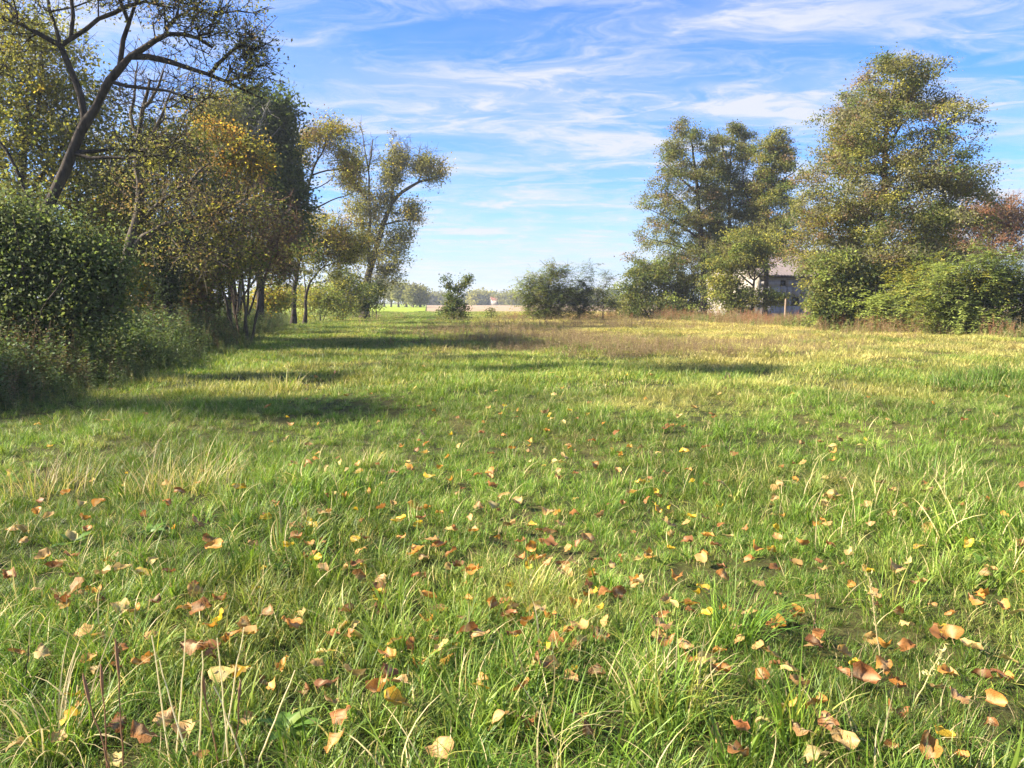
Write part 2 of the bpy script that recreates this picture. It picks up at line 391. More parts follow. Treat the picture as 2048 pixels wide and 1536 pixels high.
PAL = dict(olive=(.19, .192, .058), yg=(.31, .29, .058), yel=(.42, .31, .05), dk=(.065, .092, .034), gr=(.115, .15, .04), org=(.46, .25, .05),
           brn=(.23, .155, .085), lg=(.25, .30, .075), grey=(.19, .18, .105), red=(.25, .115, .065), bl=(.085, .11, .06))
TREES = []
LEAF_N, LEAF_S, SIG, LOBE_R, LOBE_N = 1.6, 1.2, .9, 1.13, 1.5
def tree(name, label, cat, Y, trunk, limbs=(), lobes=(), r0=.2, size=.08, nl=60, sig=.35, flat=.7, pal=('olive',), pw=None, mode='leaf',
         bark=None, step=.35, bf=.25, twigs=5, twl=.55, rt=.008, seed=1, up=.35, group=None, thick=.045, depth=.8, bare=(), sprays=None, dspread=.35, zflat=0, asp=.6, multi=False, tone=.25, cl_tone=.25, twm=None):
    rng = np.random.default_rng(seed * 101 + 5)
    nl = int(nl * LEAF_N); size = size * LEAF_S; sig = sig * SIG
    bark = bark or M_BARK
    s = Y / F
    bx = at(trunk[0][0], HOR, Y)[0]; base = np.array([bx, Y, float(hgt(bx, Y)) - .04])
    def pt(p):
        dy = p[2] if len(p) > 2 else 0.0
        return at(p[0], p[1], Y + dy)
    S0 = [base] + [pt(p) for p in trunk[1:]]
    seeds = [(np.array(S0), r0, max(.015, r0 * .18))]
    # flare at the foot
    for li, L in enumerate(limbs):
        pts = np.array([pt(p) for p in L])
        if multi and L[0][1] > HOR + 3: pts[0, 2] = float(hgt(pts[0, 0], pts[0, 1])) - .04
        k = len(pts); ln = np.linalg.norm(pts[-1] - pts[0])
        dyo = rng.uniform(-1, 1) * dspread * ln
        pts[:, 1] += dyo * np.linspace(0, 1, k) ** 1.2
        rr = r0 * (.40 if li < 3 else .28)
        seeds.append((pts, -rr if (multi and L[0][1] > HOR + 3) else rr, max(.010, rr * .25)))
    T = []; tip_n = []
    for lb in lobes:
        px, py, rx, ry, n = lb[:5]; dy = lb[5] if len(lb) > 5 else 0.0
        if Y < 200: rx, ry, n = rx * LOBE_R, ry * LOBE_R, int(n * LOBE_N)
        c = at(px, py, Y + dy); e = ellip(rng, n)
        e = e * np.array([rx * s, rx * s * depth, ry * s]); T.append(c + e)
    if sprays:                                  # tiers of boughs reaching from the stem to the crown outline
        outl, nsp, kk = sprays
        oy = np.array([q[0] for q in outl], float); gyy = np.linspace(oy[0], oy[-1], 80)
        cw = np.cumsum(np.interp(gyy, oy, [e[2] - e[1] for e in outl])); cw = (cw - cw[0]) / (cw[-1] - cw[0])
        tz = np.array([p[2] for p in S0]); tx = np.array([p[0] for p in S0])
        for q in range(nsp):
            py = np.interp((q + rng.uniform(0, 1)) / nsp, cw, gyy)
            zt = at(1024, py, Y)[2]; xt = np.interp(zt, tz, tx)
            xl = at(np.interp(py, oy, [e[1] for e in outl]), py, Y)[0]; xr = at(np.interp(py, oy, [e[2] for e in outl]), py, Y)[0]
            az = rng.uniform(0, 6.283); c_, s_ = math.cos(az), math.sin(az)
            R = (abs(xr - xt) if c_ > 0 else abs(xt - xl)) * abs(c_) + .5 * abs(xr - xl) * .85 * abs(s_)
            R *= rng.uniform(.62, 1.05); rise = rng.uniform(.1, .4) * R
            u = rng.uniform(.15, 1.0, kk) ** .75; lat = rng.normal(0, .24, kk) * R * u
            pts = np.stack([xt + R * u * c_ - lat * s_, Y + R * u * s_ + lat * c_, zt - rise * (1 - u) - .10 * R * u ** 3 - .25 * np.abs(lat) + rng.normal(0, .10 + .02 * R, kk)], -1)
            T.append(pts)
    T = np.vstack(T) if T else np.zeros((0, 3))
    if len(T):
        T = T[T[:, 2] > .15]
    Bt = []
    for lb in bare:
        px, py, rx, ry, n = lb[:5]; dy = lb[5] if len(lb) > 5 else 0.0
        Bt.append(at(px, py, Y + dy) + ellip(rng, n) * np.array([rx * s, rx * s * depth, ry * s]))
    Bt = np.vstack(Bt) if Bt else np.zeros((0, 3))
    allT = np.vstack([T, Bt]) if len(Bt) else T
    P, par, mr, ends, ns = grow(rng, seeds, allT, bf, step)
    r = radii(P, par, mr, ends, rt)
    hz = P[:, 2] - base[2]; r = np.where((mr >= r0 * .5) & (hz < .8), r * (1 + .5 * np.maximum(0, 1 - hz / .8) ** 2), r)
    G1, G2 = Geo(), Geo()
    tubes(P, par, r, thick, G1, G2, base)
    # twigs inside every clump
    if twigs:
        E = P[ends]; n = len(E) * twigs
        a = np.repeat(E, twigs, 0); pd = np.repeat(unit(P[ends] - P[par[ends]]), twigs, 0)
        d = unit(rng.normal(size=(n, 3)) + pd * .7 + np.array([0, 0, .25])); ln = twl * rng.uniform(.5, 1.3, (n, 1))
        b = a + d * ln; bn = unit(np.cross(d, rng.normal(size=(n, 3)))); wv = max(.006, .0035 * 1) * (1 + Y / 40)
        V = np.stack([a + bn * wv, a - bn * wv, b - bn * wv * .3, b + bn * wv * .3], 1).reshape(-1, 3) - base
        G2.add(V, np.arange(4 * n).reshape(-1, 4))
    root = link(name, None, None, base); root.empty_display_size = .3
    tag(root, label, cat, group)
    if G1.n: link('trunk', G1.mesh('trunk', bark, True), root)
    if G2.n: link('branches', G2.mesh('branches', twm or bark, True), root)
    if len(T):
        pl_ = [PAL[p] if isinstance(p, str) else p for p in pal]
        kids = np.zeros(len(P), int); np.add.at(kids, par[par >= 0], 1)
        cand = np.arange(ns, len(P)); cand = cand[r[cand] < max(.022, rt * 3.2)]
        if len(Bt):                              # dead limbs stay bare
            tt_ = [at(l[0], l[1], Y) for l in bare]; rad = [max(l[2], l[3]) * s for l in bare]
            dl = np.min([np.linalg.norm((P[cand] - c_)[:, [0, 2]], axis=1) / q_ for c_, q_ in zip(tt_, rad)], 0); dl2 = np.array([np.min(np.linalg.norm(T - p_, axis=1)) for p_ in P[cand]])
            cand = cand[(dl > 1.0) | (dl2 < .3 + .35 * sig)]
        LT = P[cand] + rng.normal(0, .12 * sig, (len(cand), 3))
        nl = max(3, int(round(nl * len(T) / max(1, len(LT)))))
        T = LT
        V, Q, C = crown_geo(rng, T, base, nl, size, sig, flat, pl_, pw or [1] * len(pl_), mode, up, tone, cl_tone, asp)
        keep = None
        link('crown', mesh_np('crown', V, Q, M_LEAF, C), root)
    TREES.append(root)
    return root

# ---- left side: tree line
tree('leaning_locust_tree', 'large leaning tree with dark forked limbs arching over at the left edge', 'tree', 16.5,
     [(40, None), (58, 520), (77, 444), (113, 372), (147, 314), (154, 273), (174, 229), (205, 202), (219, 161), (232, 120), (260, 106), (294, 97), (328, 55), (359, 51), (396, 65), (425, 95)],
     [[(174, 229), (154, 174), (137, 143), (116, 99), (109, 75), (95, 40), (82, 7), (70, -60)],
      [(116, 99), (147, 68), (191, 41), (246, 3), (310, -10), (350, 15)],
      [(260, 106), (308, 118), (369, 130), (427, 147), (478, 171), (510, 185)],
      [(219, 178), (239, 172), (284, 167), (342, 185), (403, 202)],
      [(112, 90), (68, 51), (20, 36), (-40, 30)],
      [(147, 318), (178, 318), (239, 314), (290, 325), (340, 318)],
      [(152, 312), (191, 294), (239, 284), (285, 300)],
      [(147, 68), (140, 20), (130, -60)],
      [(232, 120), (248, 60), (262, 10), (270, -40)],
      [(77, 444), (60, 390), (35, 340), (15, 300)],
      [(396, 65), (408, 100), (411, 130)]],
     [(430, 30, 90, 45, 40), (490, 135, 60, 50, 44), (370, 60, 90, 50, 20), (300, -20, 120, 50, 60), (150, -60, 150, 60, 90), (30, 30, 60, 50, 30), (320, 300, 80, 40, 30),
      (380, 200, 60, 30, 14), (-60, 60, 80, 120, 50), (500, 80, 30, 30, 20)],
     r0=.175, size=.062, nl=14, sig=.22, flat=.8, pal=('olive', 'grey', 'yg', 'brn'), pw=(5, 3, 2, 1.2), bark=M_BARKD, seed=3, rt=.0065, twl=.4, dspread=.25, asp=.42)
tree('bent_ash_tree', 'bent tree with bare grey trunk forking low behind the dark bush', 'tree', 20,
     [(222, None), (238, 560), (249, 511), (267, 476), (277, 449), (281, 400), (280, 376), (273, 325), (268, 280), (285, 230), (300, 160)],
     [[(277, 449), (294, 420), (342, 393), (390, 362), (430, 330)],
      [(262, 490), (284, 468), (328, 448), (393, 441), (444, 427), (500, 400)],
      [(273, 325), (300, 290), (340, 250), (372, 190)],
      [(268, 280), (250, 220), (262, 150), (255, 110)],
      [(285, 230), (330, 180), (350, 120)]],
     [(330, 330, 110, 60, 34), (430, 420, 90, 50, 36), (300, 420, 60, 40, 16), (380, 500, 90, 40, 22)],
     bare=[(300, 170, 90, 70, 70), (370, 200, 50, 60, 40), (450, 420, 90, 60, 50)],
     r0=.19, size=.065, nl=28, sig=.28, pal=('olive', 'brn', 'yg', 'grey'), pw=(4, 3, 2, 2), seed=4, rt=.0065, twl=.55, asp=.45)
tree('dark_hazel_bush', 'dark green dense bush filling the left edge under the leaning tree', 'bush', 14.8,
     [(90, None), (95, 620), (100, 540)],
     [[(60, 700), (40, 600), (20, 500), (10, 430)], [(120, 700), (150, 600), (180, 520)], [(95, 690), (75, 560), (90, 440)], [(40, 700), (-20, 560), (-60, 460)], [(70, 690), (110, 620), (200, 560)]],
     [(0, 452, 40, 26, 30), (14, 425, 8, 16, 5), (60, 478, 34, 22, 26), (80, 458, 6, 14, 4), (-40, 490, 50, 40, 30), (25, 510, 46, 28, 30), (108, 498, 34, 20, 26), (130, 478, 6, 12, 4), (165, 518, 34, 20, 26), (195, 505, 6, 12, 4), (208, 550, 24, 26, 22),
      (140, 566, 40, 26, 28), (232, 575, 10, 12, 5), (60, 570, 46, 30, 30), (216, 605, 14, 28, 14), (170, 630, 32, 24, 20), (90, 640, 42, 24, 22), (10, 630, 46, 34, 28), (-70, 590, 60, 60, 40)],
     r0=.06, size=.060, nl=44, sig=.30, flat=1.1, pal=((.11, .15, .055), (.14, .16, .08), (.15, .18, .06)), pw=(5, 3, 2.5), bark=M_BARKD, seed=5, rt=.005, multi=True, twl=.3, asp=.62, dspread=.5)
tree('golden_green_tree', 'tall yellow green tree behind the leaning trunk at the left edge', 'tree', 25,
     [(60, None), (50, 500), (45, 380), (50, 250), (60, 120)], [[(48, 400), (110, 300), (150, 200)], [(48, 430), (-20, 320), (-60, 220)], [(50, 300), (90, 200), (100, 90)]],
     [(60, 140, 110, 110, 130), (130, 270, 110, 100, 120), (-30, 260, 110, 130, 90), (60, 380, 150, 70, 90), (230, 390, 90, 60, 50)],
     r0=.2, size=.095, nl=30, sig=.36, pal=('olive', 'yg', 'gr', 'yel'), pw=(4, 4, 2, .8), seed=6, rt=.007)
tree('olive_thicket_tree', 'bushy olive and yellow tree in the middle of the left thicket', 'tree', 27,
     [(330, None), (335, 560), (330, 480), (325, 400)], [[(330, 500), (380, 420), (420, 330)], [(330, 480), (280, 400), (240, 330)], [(333, 540), (250, 470), (200, 440)]],
     [(330, 300, 90, 70, 80), (240, 350, 80, 80, 70), (400, 400, 90, 80, 80), (300, 480, 130, 70, 100), (430, 500, 80, 60, 60)],
     r0=.17, size=.095, nl=30, sig=.36, pal=('olive', 'yg', 'brn', 'gr'), pw=(4, 2.2, 1.6, 2), seed=7, rt=.007)
tree('yellow_lit_maple', 'small bright yellow green tree glowing between the two bent trunks', 'tree', 30,
     [(235, None), (236, 560), (235, 480)], [[(236, 540), (200, 470), (190, 420)], [(236, 540), (280, 480), (300, 440)]],
     [(225, 440, 60, 50, 60), (280, 500, 50, 50, 40), (190, 500, 50, 50, 35), (240, 560, 70, 40, 40)],
     r0=.1, size=.11, nl=42, sig=.35, pal=('yel', 'yg', 'lg'), pw=(2, 4, 2), seed=8, rt=.006)
tree('orange_cherry_tree', 'tree with glowing orange leaves in the middle of the left thicket', 'tree', 31,
     [(455, None), (460, 560), (450, 460), (440, 380)], [[(452, 480), (500, 400), (520, 340)], [(445, 420), (420, 340), (425, 280)]],
     [(430, 285, 45, 40, 34), (478, 305, 42, 40, 34), (520, 335, 26, 36, 16), (400, 330, 36, 36, 16), (455, 350, 70, 40, 24)],
     r0=.12, size=.1, nl=26, sig=.3, pal=('org', 'yel', 'olive', 'yg'), pw=(3, 1.5, 3, 2), seed=9, rt=.0065)
tree('twiggy_plum_thicket', 'brown half bare twiggy shrub below the orange leaves', 'shrub', 29,
     [(490, None), (488, 580), (480, 500)], [[(470, 640), (440, 540), (400, 460)], [(500, 640), (530, 540), (560, 450)], [(486, 640), (500, 500), (500, 400)], [(480, 640), (460, 500), (450, 420)]],
     [(490, 450, 90, 70, 60), (550, 500, 50, 60, 30), (430, 520, 70, 60, 30)],
     bare=[(490, 440, 100, 80, 130), (440, 500, 90, 70, 70), (560, 470, 50, 70, 50)],
     r0=.07, size=.08, nl=18, sig=.36, pal=('brn', 'olive', 'yg'), pw=(5, 3, 1), seed=10, rt=.006, multi=True, twigs=7, twl=.5, twm=M_TWIG)
tree('dark_maple_tree', 'tall dark green tree rising above the left thicket', 'tree', 44,
     [(520, None), (520, 560), (515, 450), (510, 340), (510, 250)], [[(515, 420), (550, 340), (560, 260)], [(512, 380), (470, 300), (450, 240)], [(516, 460), (580, 400), (590, 350)]],
     [(515, 225, 45, 38, 70), (545, 265, 38, 60, 90), (470, 260, 60, 55, 80), (560, 340, 40, 50, 60), (580, 390, 34, 40, 40), (510, 340, 70, 60, 70), (560, 460, 60, 60, 60)],
     r0=.25, size=.16, nl=46, sig=.42, pal=('dk', 'bl', 'gr'), pw=(5, 2, 2), bark=M_BARKD, seed=11, rt=.009, step=.5)
tree('pale_dead_topped_tree', 'thin pale half bare tree standing before the tall dark one', 'tree', 40,
     [(478, None), (480, 560), (482, 420), (488, 320), (510, 260), (540, 200)], [[(484, 380), (470, 300), (460, 220), (470, 190)], [(486, 340), (520, 290), (560, 250)]],
     [(440, 220, 45, 40, 30), (420, 260, 40, 40, 20)], bare=[(490, 240, 60, 60, 60), (470, 330, 60, 60, 40)],
     r0=.12, size=.12, nl=36, sig=.4, pal=('olive', 'yg', 'grey'), pw=(3, 2, 2), seed=12, rt=.008, step=.5, bark=plain('pale_bark', (.20, .19, .16), .9))
tree('open_crowned_locust', 'slender locust with open rusty yellow crown against the sky', 'tree', 52,
     [(585, None), (590, 560), (602, 500), (618, 440), (614, 410), (611, 385), (622, 350), (635, 320), (640, 290)],
     [[(618, 425), (640, 408), (680, 392), (700, 380)], [(614, 385), (600, 340), (585, 310)], [(622, 350), (650, 335), (690, 340), (705, 345)], [(635, 320), (655, 290), (650, 260)],
      [(600, 505), (570, 520), (550, 545)], [(604, 500), (650, 480), (680, 470)], [(611, 385), (645, 375), (665, 350)]],
     [(620, 275, 45, 25, 26), (660, 265, 35, 22, 22), (690, 310, 34, 42, 30), (600, 300, 26, 26, 12), (700, 350, 22, 26, 14), (640, 460, 60, 40, 46), (590, 470, 40, 40, 24), (690, 480, 50, 40, 36)],
     r0=.19, size=.13, nl=44, sig=.42, flat=.55, pal=('yg', 'olive', 'brn', 'yel'), pw=(3, 3, 2, 1), bark=M_BARKD, seed=13, rt=.01, step=.5, twl=.7, asp=.45)
tree('forked_locust', 'small leaning forked tree right beside the slender locust', 'tree', 53,
     [(608, None), (612, 590), (618, 560), (645, 535), (670, 510)], [[(612, 590), (606, 550), (600, 520)], [(645, 535), (640, 500), (650, 470)]],
     [(650, 500, 45, 30, 26), (690, 520, 36, 34, 22), (620, 530, 36, 30, 12)],
     r0=.13, size=.12, nl=40, sig=.4, pal=('yg', 'olive', 'gr'), pw=(3, 3, 2), bark=M_BARKD, seed=14, rt=.009, step=.5)
tree('old_poplar', 'old two stemmed poplar with bare dead top at the end of the left row', 'tree', 74,
     [(728, None), (732, 580), (740, 530), (752, 500), (765, 450), (782, 402), (805, 382), (840, 362), (885, 352)],
     [[(738, 535), (738, 480), (740, 430), (737, 380), (735, 340), (728, 310), (718, 250)],
      [(735, 340), (745, 310), (748, 280)], [(738, 400), (712, 375), (690, 350)], [(782, 402), (790, 370), (788, 330)],
      [(752, 500), (770, 500), (800, 505)], [(765, 450), (790, 442), (830, 438)], [(728, 560), (700, 545), (690, 540)], [(738, 450), (715, 440), (700, 450)], [(840, 362), (850, 335), (845, 325)]],
     [(785, 350, 24, 40, 40), (845, 330, 22, 18, 22), (868, 345, 18, 16, 14), (800, 320, 16, 12, 10), (820, 425, 28, 20, 26), (800, 470, 26, 24, 22), (790, 510, 30, 26, 24),
      (720, 410, 34, 40, 34), (700, 340, 22, 34, 18), (745, 470, 36, 60, 40), (715, 500, 34, 36, 28), (770, 400, 26, 30, 24), (735, 580, 40, 26, 20), (765, 545, 30, 20, 16)],
     bare=[(716, 290, 12, 44, 26), (745, 300, 14, 30, 18), (790, 300, 16, 30, 22), (812, 295, 14, 24, 14), (850, 310, 20, 24, 18), (880, 330, 12, 24, 12), (690, 320, 14, 24, 12)],
     r0=.42, size=.15, nl=46, sig=.42, flat=.9, pal=('olive', 'yg', 'yel', 'grey'), pw=(4, 3, 1, 2), seed=15, rt=.012, step=.6, twl=.8, bark=M_BARK, dspread=.2)
# trunks and shrubs of the understorey
tree('ivy_clad_stump', 'dark ivy covered trunk in the shade of the left thicket', 'tree', 24,
     [(332, None), (335, 600), (340, 540), (345, 480), (350, 440)], [[(338, 560), (360, 520), (375, 500)]],
     [(335, 560, 16, 60, 46), (350, 480, 40, 40, 40)], r0=.16, size=.075, nl=40, sig=.16, pal=('dk', 'bl'), bark=M_BARKD, seed=16, rt=.006)
tree('leaning_willow_stems', 'cluster of leaning dark willow stems beyond the nettles', 'tree', 36,
     [(470, None), (472, 600), (466, 560), (460, 520), (450, 480)],
     [[(478, 640), (480, 600), (500, 575), (520, 555), (540, 530), (560, 500)], [(474, 640), (478, 580), (490, 540), (500, 500)], [(485, 640), (505, 590), (515, 540), (520, 480)]],
     [(520, 520, 80, 40, 60), (450, 520, 60, 50, 40), (560, 540, 40, 40, 20)], r0=.17, size=.1, nl=34, sig=.38, pal=('olive', 'brn', 'gr', 'yg'), pw=(4, 2, 2, 1), bark=M_BARKD, seed=17, rt=.008, multi=True)
UND = [('elder_shrub', 'yellow green elder shrub behind the dark bush', 300, 26, (300, 590, 55, 40, 50), ('yg', 'olive', 'yel')),
       ('elder_shrub', 'brownish shrub between the ivy trunk and the willow stems', 400, 30, (400, 585, 55, 50, 60), ('olive', 'brn', 'gr')),
       ('elder_shrub', 'backlit yellow shrub just right of the willow stems', 530, 46, (535, 595, 45, 28, 50), ('yg', 'yel', 'lg')),
       ('elder_shrub', 'low yellow green shrub at the foot of the forked tree', 640, 58, (640, 600, 45, 26, 50), ('yg', 'olive', 'lg')),
       ('elder_shrub', 'olive shrub left of the old poplar foot', 685, 62, (682, 580, 40, 50, 70), ('yg', 'olive', 'gr')),
       ('elder_shrub', 'green shrub hugging the foot of the old poplar', 730, 68, (725, 600, 32, 28, 46), ('gr', 'olive', 'dk')),
       ('elder_shrub', 'dark green tuft of suckers right of the poplar foot', 752, 72, (748, 582, 18, 14, 22), ('dk', 'bl')),
       ('elder_shrub', 'shadowed green shrub behind the ivy covered trunk', 360, 40, (370, 560, 90, 60, 80), ('olive', 'gr', 'yg')),
       ('elder_shrub', 'grey green shrub low in the far left thicket corner', 130, 22, (140, 640, 110, 40, 60), ('dk', 'olive', 'brn')),
       ('elder_shrub', 'pale backlit shrub far behind the slender locust', 590, 80, (590, 590, 50, 22, 50), ('yel', 'yg', 'lg'))]
for k, (nm, lb, px, Y, lo, pal) in enumerate(UND):
    tree(nm, lb, 'shrub', Y, [(px, None), (px, lo[1] + 15), (px, lo[1])], [[(px - 6, 660), (px - lo[2] * .5, lo[1] + 5)], [(px + 5, 660), (px + lo[2] * .5, lo[1])]], [lo],
         r0=.05, size=.07 + Y * .0011, nl=36, sig=.24 + Y * .002, pal=pal, seed=30 + k, rt=.006, multi=True, group='shrubs under the left tree line', step=.4)

# ---- right side
tree('tall_alder', 'tallest alder with broad layered crown at the right', 'tree', 45,
     [(1745, None), (1750, 600), (1752, 520), (1762, 440), (1768, 350), (1772, 260), (1785, 180), (1800, 130)],
     [[(1752, 490), (1735, 485), (1722, 455), (1710, 440), (1680, 430)], [(1765, 385), (1800, 340), (1850, 320), (1900, 330)], [(1768, 350), (1730, 310), (1690, 300)],
      [(1770, 300), (1820, 230), (1870, 200)], [(1773, 250), (1740, 210), (1720, 180)], [(1752, 530), (1800, 525), (1850, 535)], [(1765, 400), (1850, 370), (1930, 370)],
      [(1755, 480), (1690, 400), (1640, 390)], [(1768, 340), (1700, 350), (1640, 340)], [(1785, 180), (1830, 150), (1870, 140)], [(1758, 460), (1840, 440), (1890, 450)]],
     [(1680, 530, 46, 22, 16), (1800, 560, 60, 22, 16), (1940, 375, 24, 18, 10)],
     sprays=([(108, 1790, 1830), (130, 1740, 1880), (170, 1690, 1915), (230, 1665, 1930), (300, 1650, 1935), (350, 1625, 1950), (400, 1600, 1965), (450, 1595, 1960), (500, 1610, 1930), (550, 1630, 1900), (585, 1650, 1860)], 170, 10),
     r0=.30, size=.105, nl=56, sig=.36, flat=.55, pal=('olive', 'grey', 'gr', 'yg', 'brn'), pw=(5, 5, 3, 1.6, 1.6), bark=M_BARKD, seed=20, rt=.0085, step=.45, twl=.5, depth=.9)
tree('ivy_skirt_bush', 'leafy light green bush skirting the foot of the tallest alder', 'bush', 42,
     [(1680, None), (1680, 620), (1680, 560)], [[(1660, 665), (1640, 600), (1630, 540)], [(1700, 665), (1715, 600), (1720, 540)]],
     [(1676, 560, 48, 56, 90), (1652, 612, 36, 34, 46), (1710, 620, 50, 36, 60), (1730, 570, 40, 40, 40)],
     r0=.08, size=.13, nl=46, sig=.28, pal=('gr', 'lg', 'olive', 'dk'), pw=(4, 2, 3, 1), seed=21, rt=.006, multi=True)
RG = 'row of three alders before the house'
tree('left_alder', 'leftmost of the three alders with rounded tiered boughs', 'tree', 68,
     [(1408, None), (1408, 580), (1404, 500), (1398, 420), (1392, 340), (1382, 280), (1375, 250)],
     [[(1402, 480), (1350, 440), (1310, 420)], [(1400, 440), (1350, 400), (1320, 370)], [(1396, 390), (1350, 350), (1320, 330)], [(1392, 340), (1360, 300), (1345, 270)], [(1404, 510), (1350, 490), (1300, 480)], [(1395, 380), (1430, 340)]],
     [],
     sprays=([(242, 1360, 1395), (270, 1335, 1415), (320, 1315, 1430), (370, 1295, 1440), (420, 1275, 1445), (480, 1268, 1445), (510, 1290, 1440), (550, 1360, 1440)], 105, 7),
     r0=.3, size=.125, nl=46, sig=.36, flat=.55, pal=('olive', 'gr', 'grey', 'brn'), pw=(5, 3, 2, 1), bark=M_BARKD, seed=22, rt=.01, step=.5, group=RG)
tree('middle_alder', 'middle one of the three alders with pale stem showing', 'tree', 70,
     [(1462, None), (1462, 580), (1460, 480), (1458, 400), (1460, 320), (1465, 270)],
     [[(1459, 420), (1490, 380), (1505, 340)], [(1460, 340), (1440, 290), (1430, 260)], [(1460, 380), (1430, 340)], [(1462, 330), (1490, 290), (1500, 260)]],
     [],
     sprays=([(245, 1425, 1460), (262, 1415, 1500), (300, 1415, 1505), (360, 1410, 1515), (430, 1400, 1520), (500, 1405, 1510), (530, 1420, 1500)], 85, 7),
     r0=.26, size=.125, nl=50, sig=.36, flat=.55, pal=('olive', 'gr', 'grey', 'yg'), pw=(5, 3, 2, 1), bark=M_BARK, seed=23, rt=.01, step=.5, group=RG)
tree('right_alder', 'rightmost of the three alders leaning out to the right', 'tree', 67,
     [(1530, None), (1532, 560), (1535, 460), (1535, 400), (1545, 340), (1555, 290)],
     [[(1533, 440), (1500, 400), (1490, 350), (1515, 300)], [(1538, 380), (1580, 350), (1600, 330)], [(1545, 340), (1570, 300)]],
     [],
     sprays=([(262, 1535, 1560), (280, 1515, 1580), (310, 1510, 1582), (350, 1520, 1605), (400, 1500, 1600), (450, 1490, 1605), (495, 1495, 1590)], 90, 7),
     r0=.24, size=.125, nl=48, sig=.36, flat=.55, pal=('olive', 'gr', 'yg', 'brn'), pw=(5, 3, 1.5, 1.2), bark=M_BARKD, seed=24, rt=.01, step=.5, group=RG)
tree('small_yellow_green_alder', 'smaller yellow green tree right in front of the house gable', 'tree', 60,
     [(1504, None), (1506, 600), (1507, 570), (1510, 540)], [[(1507, 572), (1480, 545), (1450, 530)], [(1508, 560), (1540, 530), (1560, 520)], [(1505, 600), (1480, 580), (1455, 575)], [(1506, 600), (1530, 585), (1548, 580)]],
     [(1470, 520, 44, 30, 46), (1520, 510, 42, 30, 46), (1500, 480, 46, 24, 34), (1450, 560, 36, 16, 28), (1440, 580, 30, 20, 26), (1545, 598, 26, 14, 20), (1480, 592, 34, 18, 26), (1465, 615, 30, 12, 16)],
     r0=.2, size=.13, nl=44, sig=.34, flat=.6, pal=('yg', 'olive', 'gr', 'lg'), pw=(3, 4, 2, 2), bark=M_BARKD, seed=25, rt=.009, step=.4)
tree('rounded_hedge_bush', 'broad rounded green bush at the foot of the leftmost alder', 'bush', 70,
     [(1320, None), (1320, 600), (1320, 550)], [[(1300, 640), (1270, 580)], [(1340, 640), (1370, 580)], [(1310, 640), (1300, 560)]],
     [(1310, 550, 60, 40, 90), (1270, 590, 40, 40, 56), (1370, 590, 46, 40, 70), (1320, 610, 80, 22, 60)],
     r0=.09, size=.15, nl=44, sig=.38, pal=('gr', 'olive', 'dk', 'lg'), pw=(4, 4, 1.5, 1), seed=26, rt=.008, multi=True)
SG = 'sumac bushes along the right border'
tree('near_sumac_bush', 'light green sumac bush with feathery leaves in the right corner', 'bush', 36,
     [(1960, None), (1960, 620), (1955, 560)], [[(1940, 680), (1920, 610), (1900, 560)], [(1980, 680), (2010, 600), (2030, 540)], [(1950, 680), (1960, 600), (1980, 530)]],
     [(1900, 590, 60, 56, 76), (1960, 570, 60, 50, 70), (2030, 570, 50, 60, 70), (1930, 635, 80, 28, 50), (2090, 590, 50, 60, 50)],
     r0=.07, size=.15, nl=66, sig=.42, pal=('lg', 'gr', 'yg'), pw=(4, 4, 1), mode='pin', seed=27, rt=.006, multi=True, group=SG)
tree('lime_sumac_bush', 'bright lime sumac bush between the tall alder and the corner bush', 'bush', 40,
     [(1800, None), (1800, 630), (1805, 590)], [[(1780, 665), (1765, 620), (1750, 600)], [(1815, 665), (1840, 610), (1850, 570)]],
     [(1770, 620, 40, 30, 36), (1830, 590, 50, 44, 60), (1800, 640, 60, 20, 40), (1860, 560, 40, 40, 40)],
     r0=.06, size=.16, nl=66, sig=.4, pal=('lg', 'yg', 'gr'), pw=(5, 2, 2), mode='pin', seed=28, rt=.006, multi=True, group=SG)
tree('rusty_beech', 'rusty brown leaved tree behind the sumac at the right edge', 'tree', 58,
     [(1985, None), (1985, 560), (1980, 500), (1975, 450)], [[(1984, 540), (1940, 470), (1925, 430)], [(1984, 540), (2030, 470), (2040, 420)], [(1982, 520), (2000, 440), (2010, 410)]],
     [(1960, 430, 50, 36, 50), (2020, 440, 50, 40, 50), (1980, 490, 80, 40, 60)], bare=[(1970, 440, 70, 50, 60), (2030, 430, 50, 50, 50)],
     r0=.18, size=.13, nl=36, sig=.4, pal=('red', 'brn', 'brn'), pw=(4, 4, 2), seed=29, rt=.009, step=.45, twigs=7, twl=.9, twm=M_TWIG)
tree('dark_back_tree', 'dark green tree peeping out behind the tallest alder', 'tree', 62,
     [(1880, None), (1880, 560), (1878, 480)], [], [(1875, 440, 34, 40, 50), (1890, 500, 50, 40, 50), (1840, 540, 60, 40, 50)], r0=.18, size=.15, nl=46, sig=.45, pal=('dk', 'gr'), pw=(3, 3), seed=41, rt=.009, step=.5)
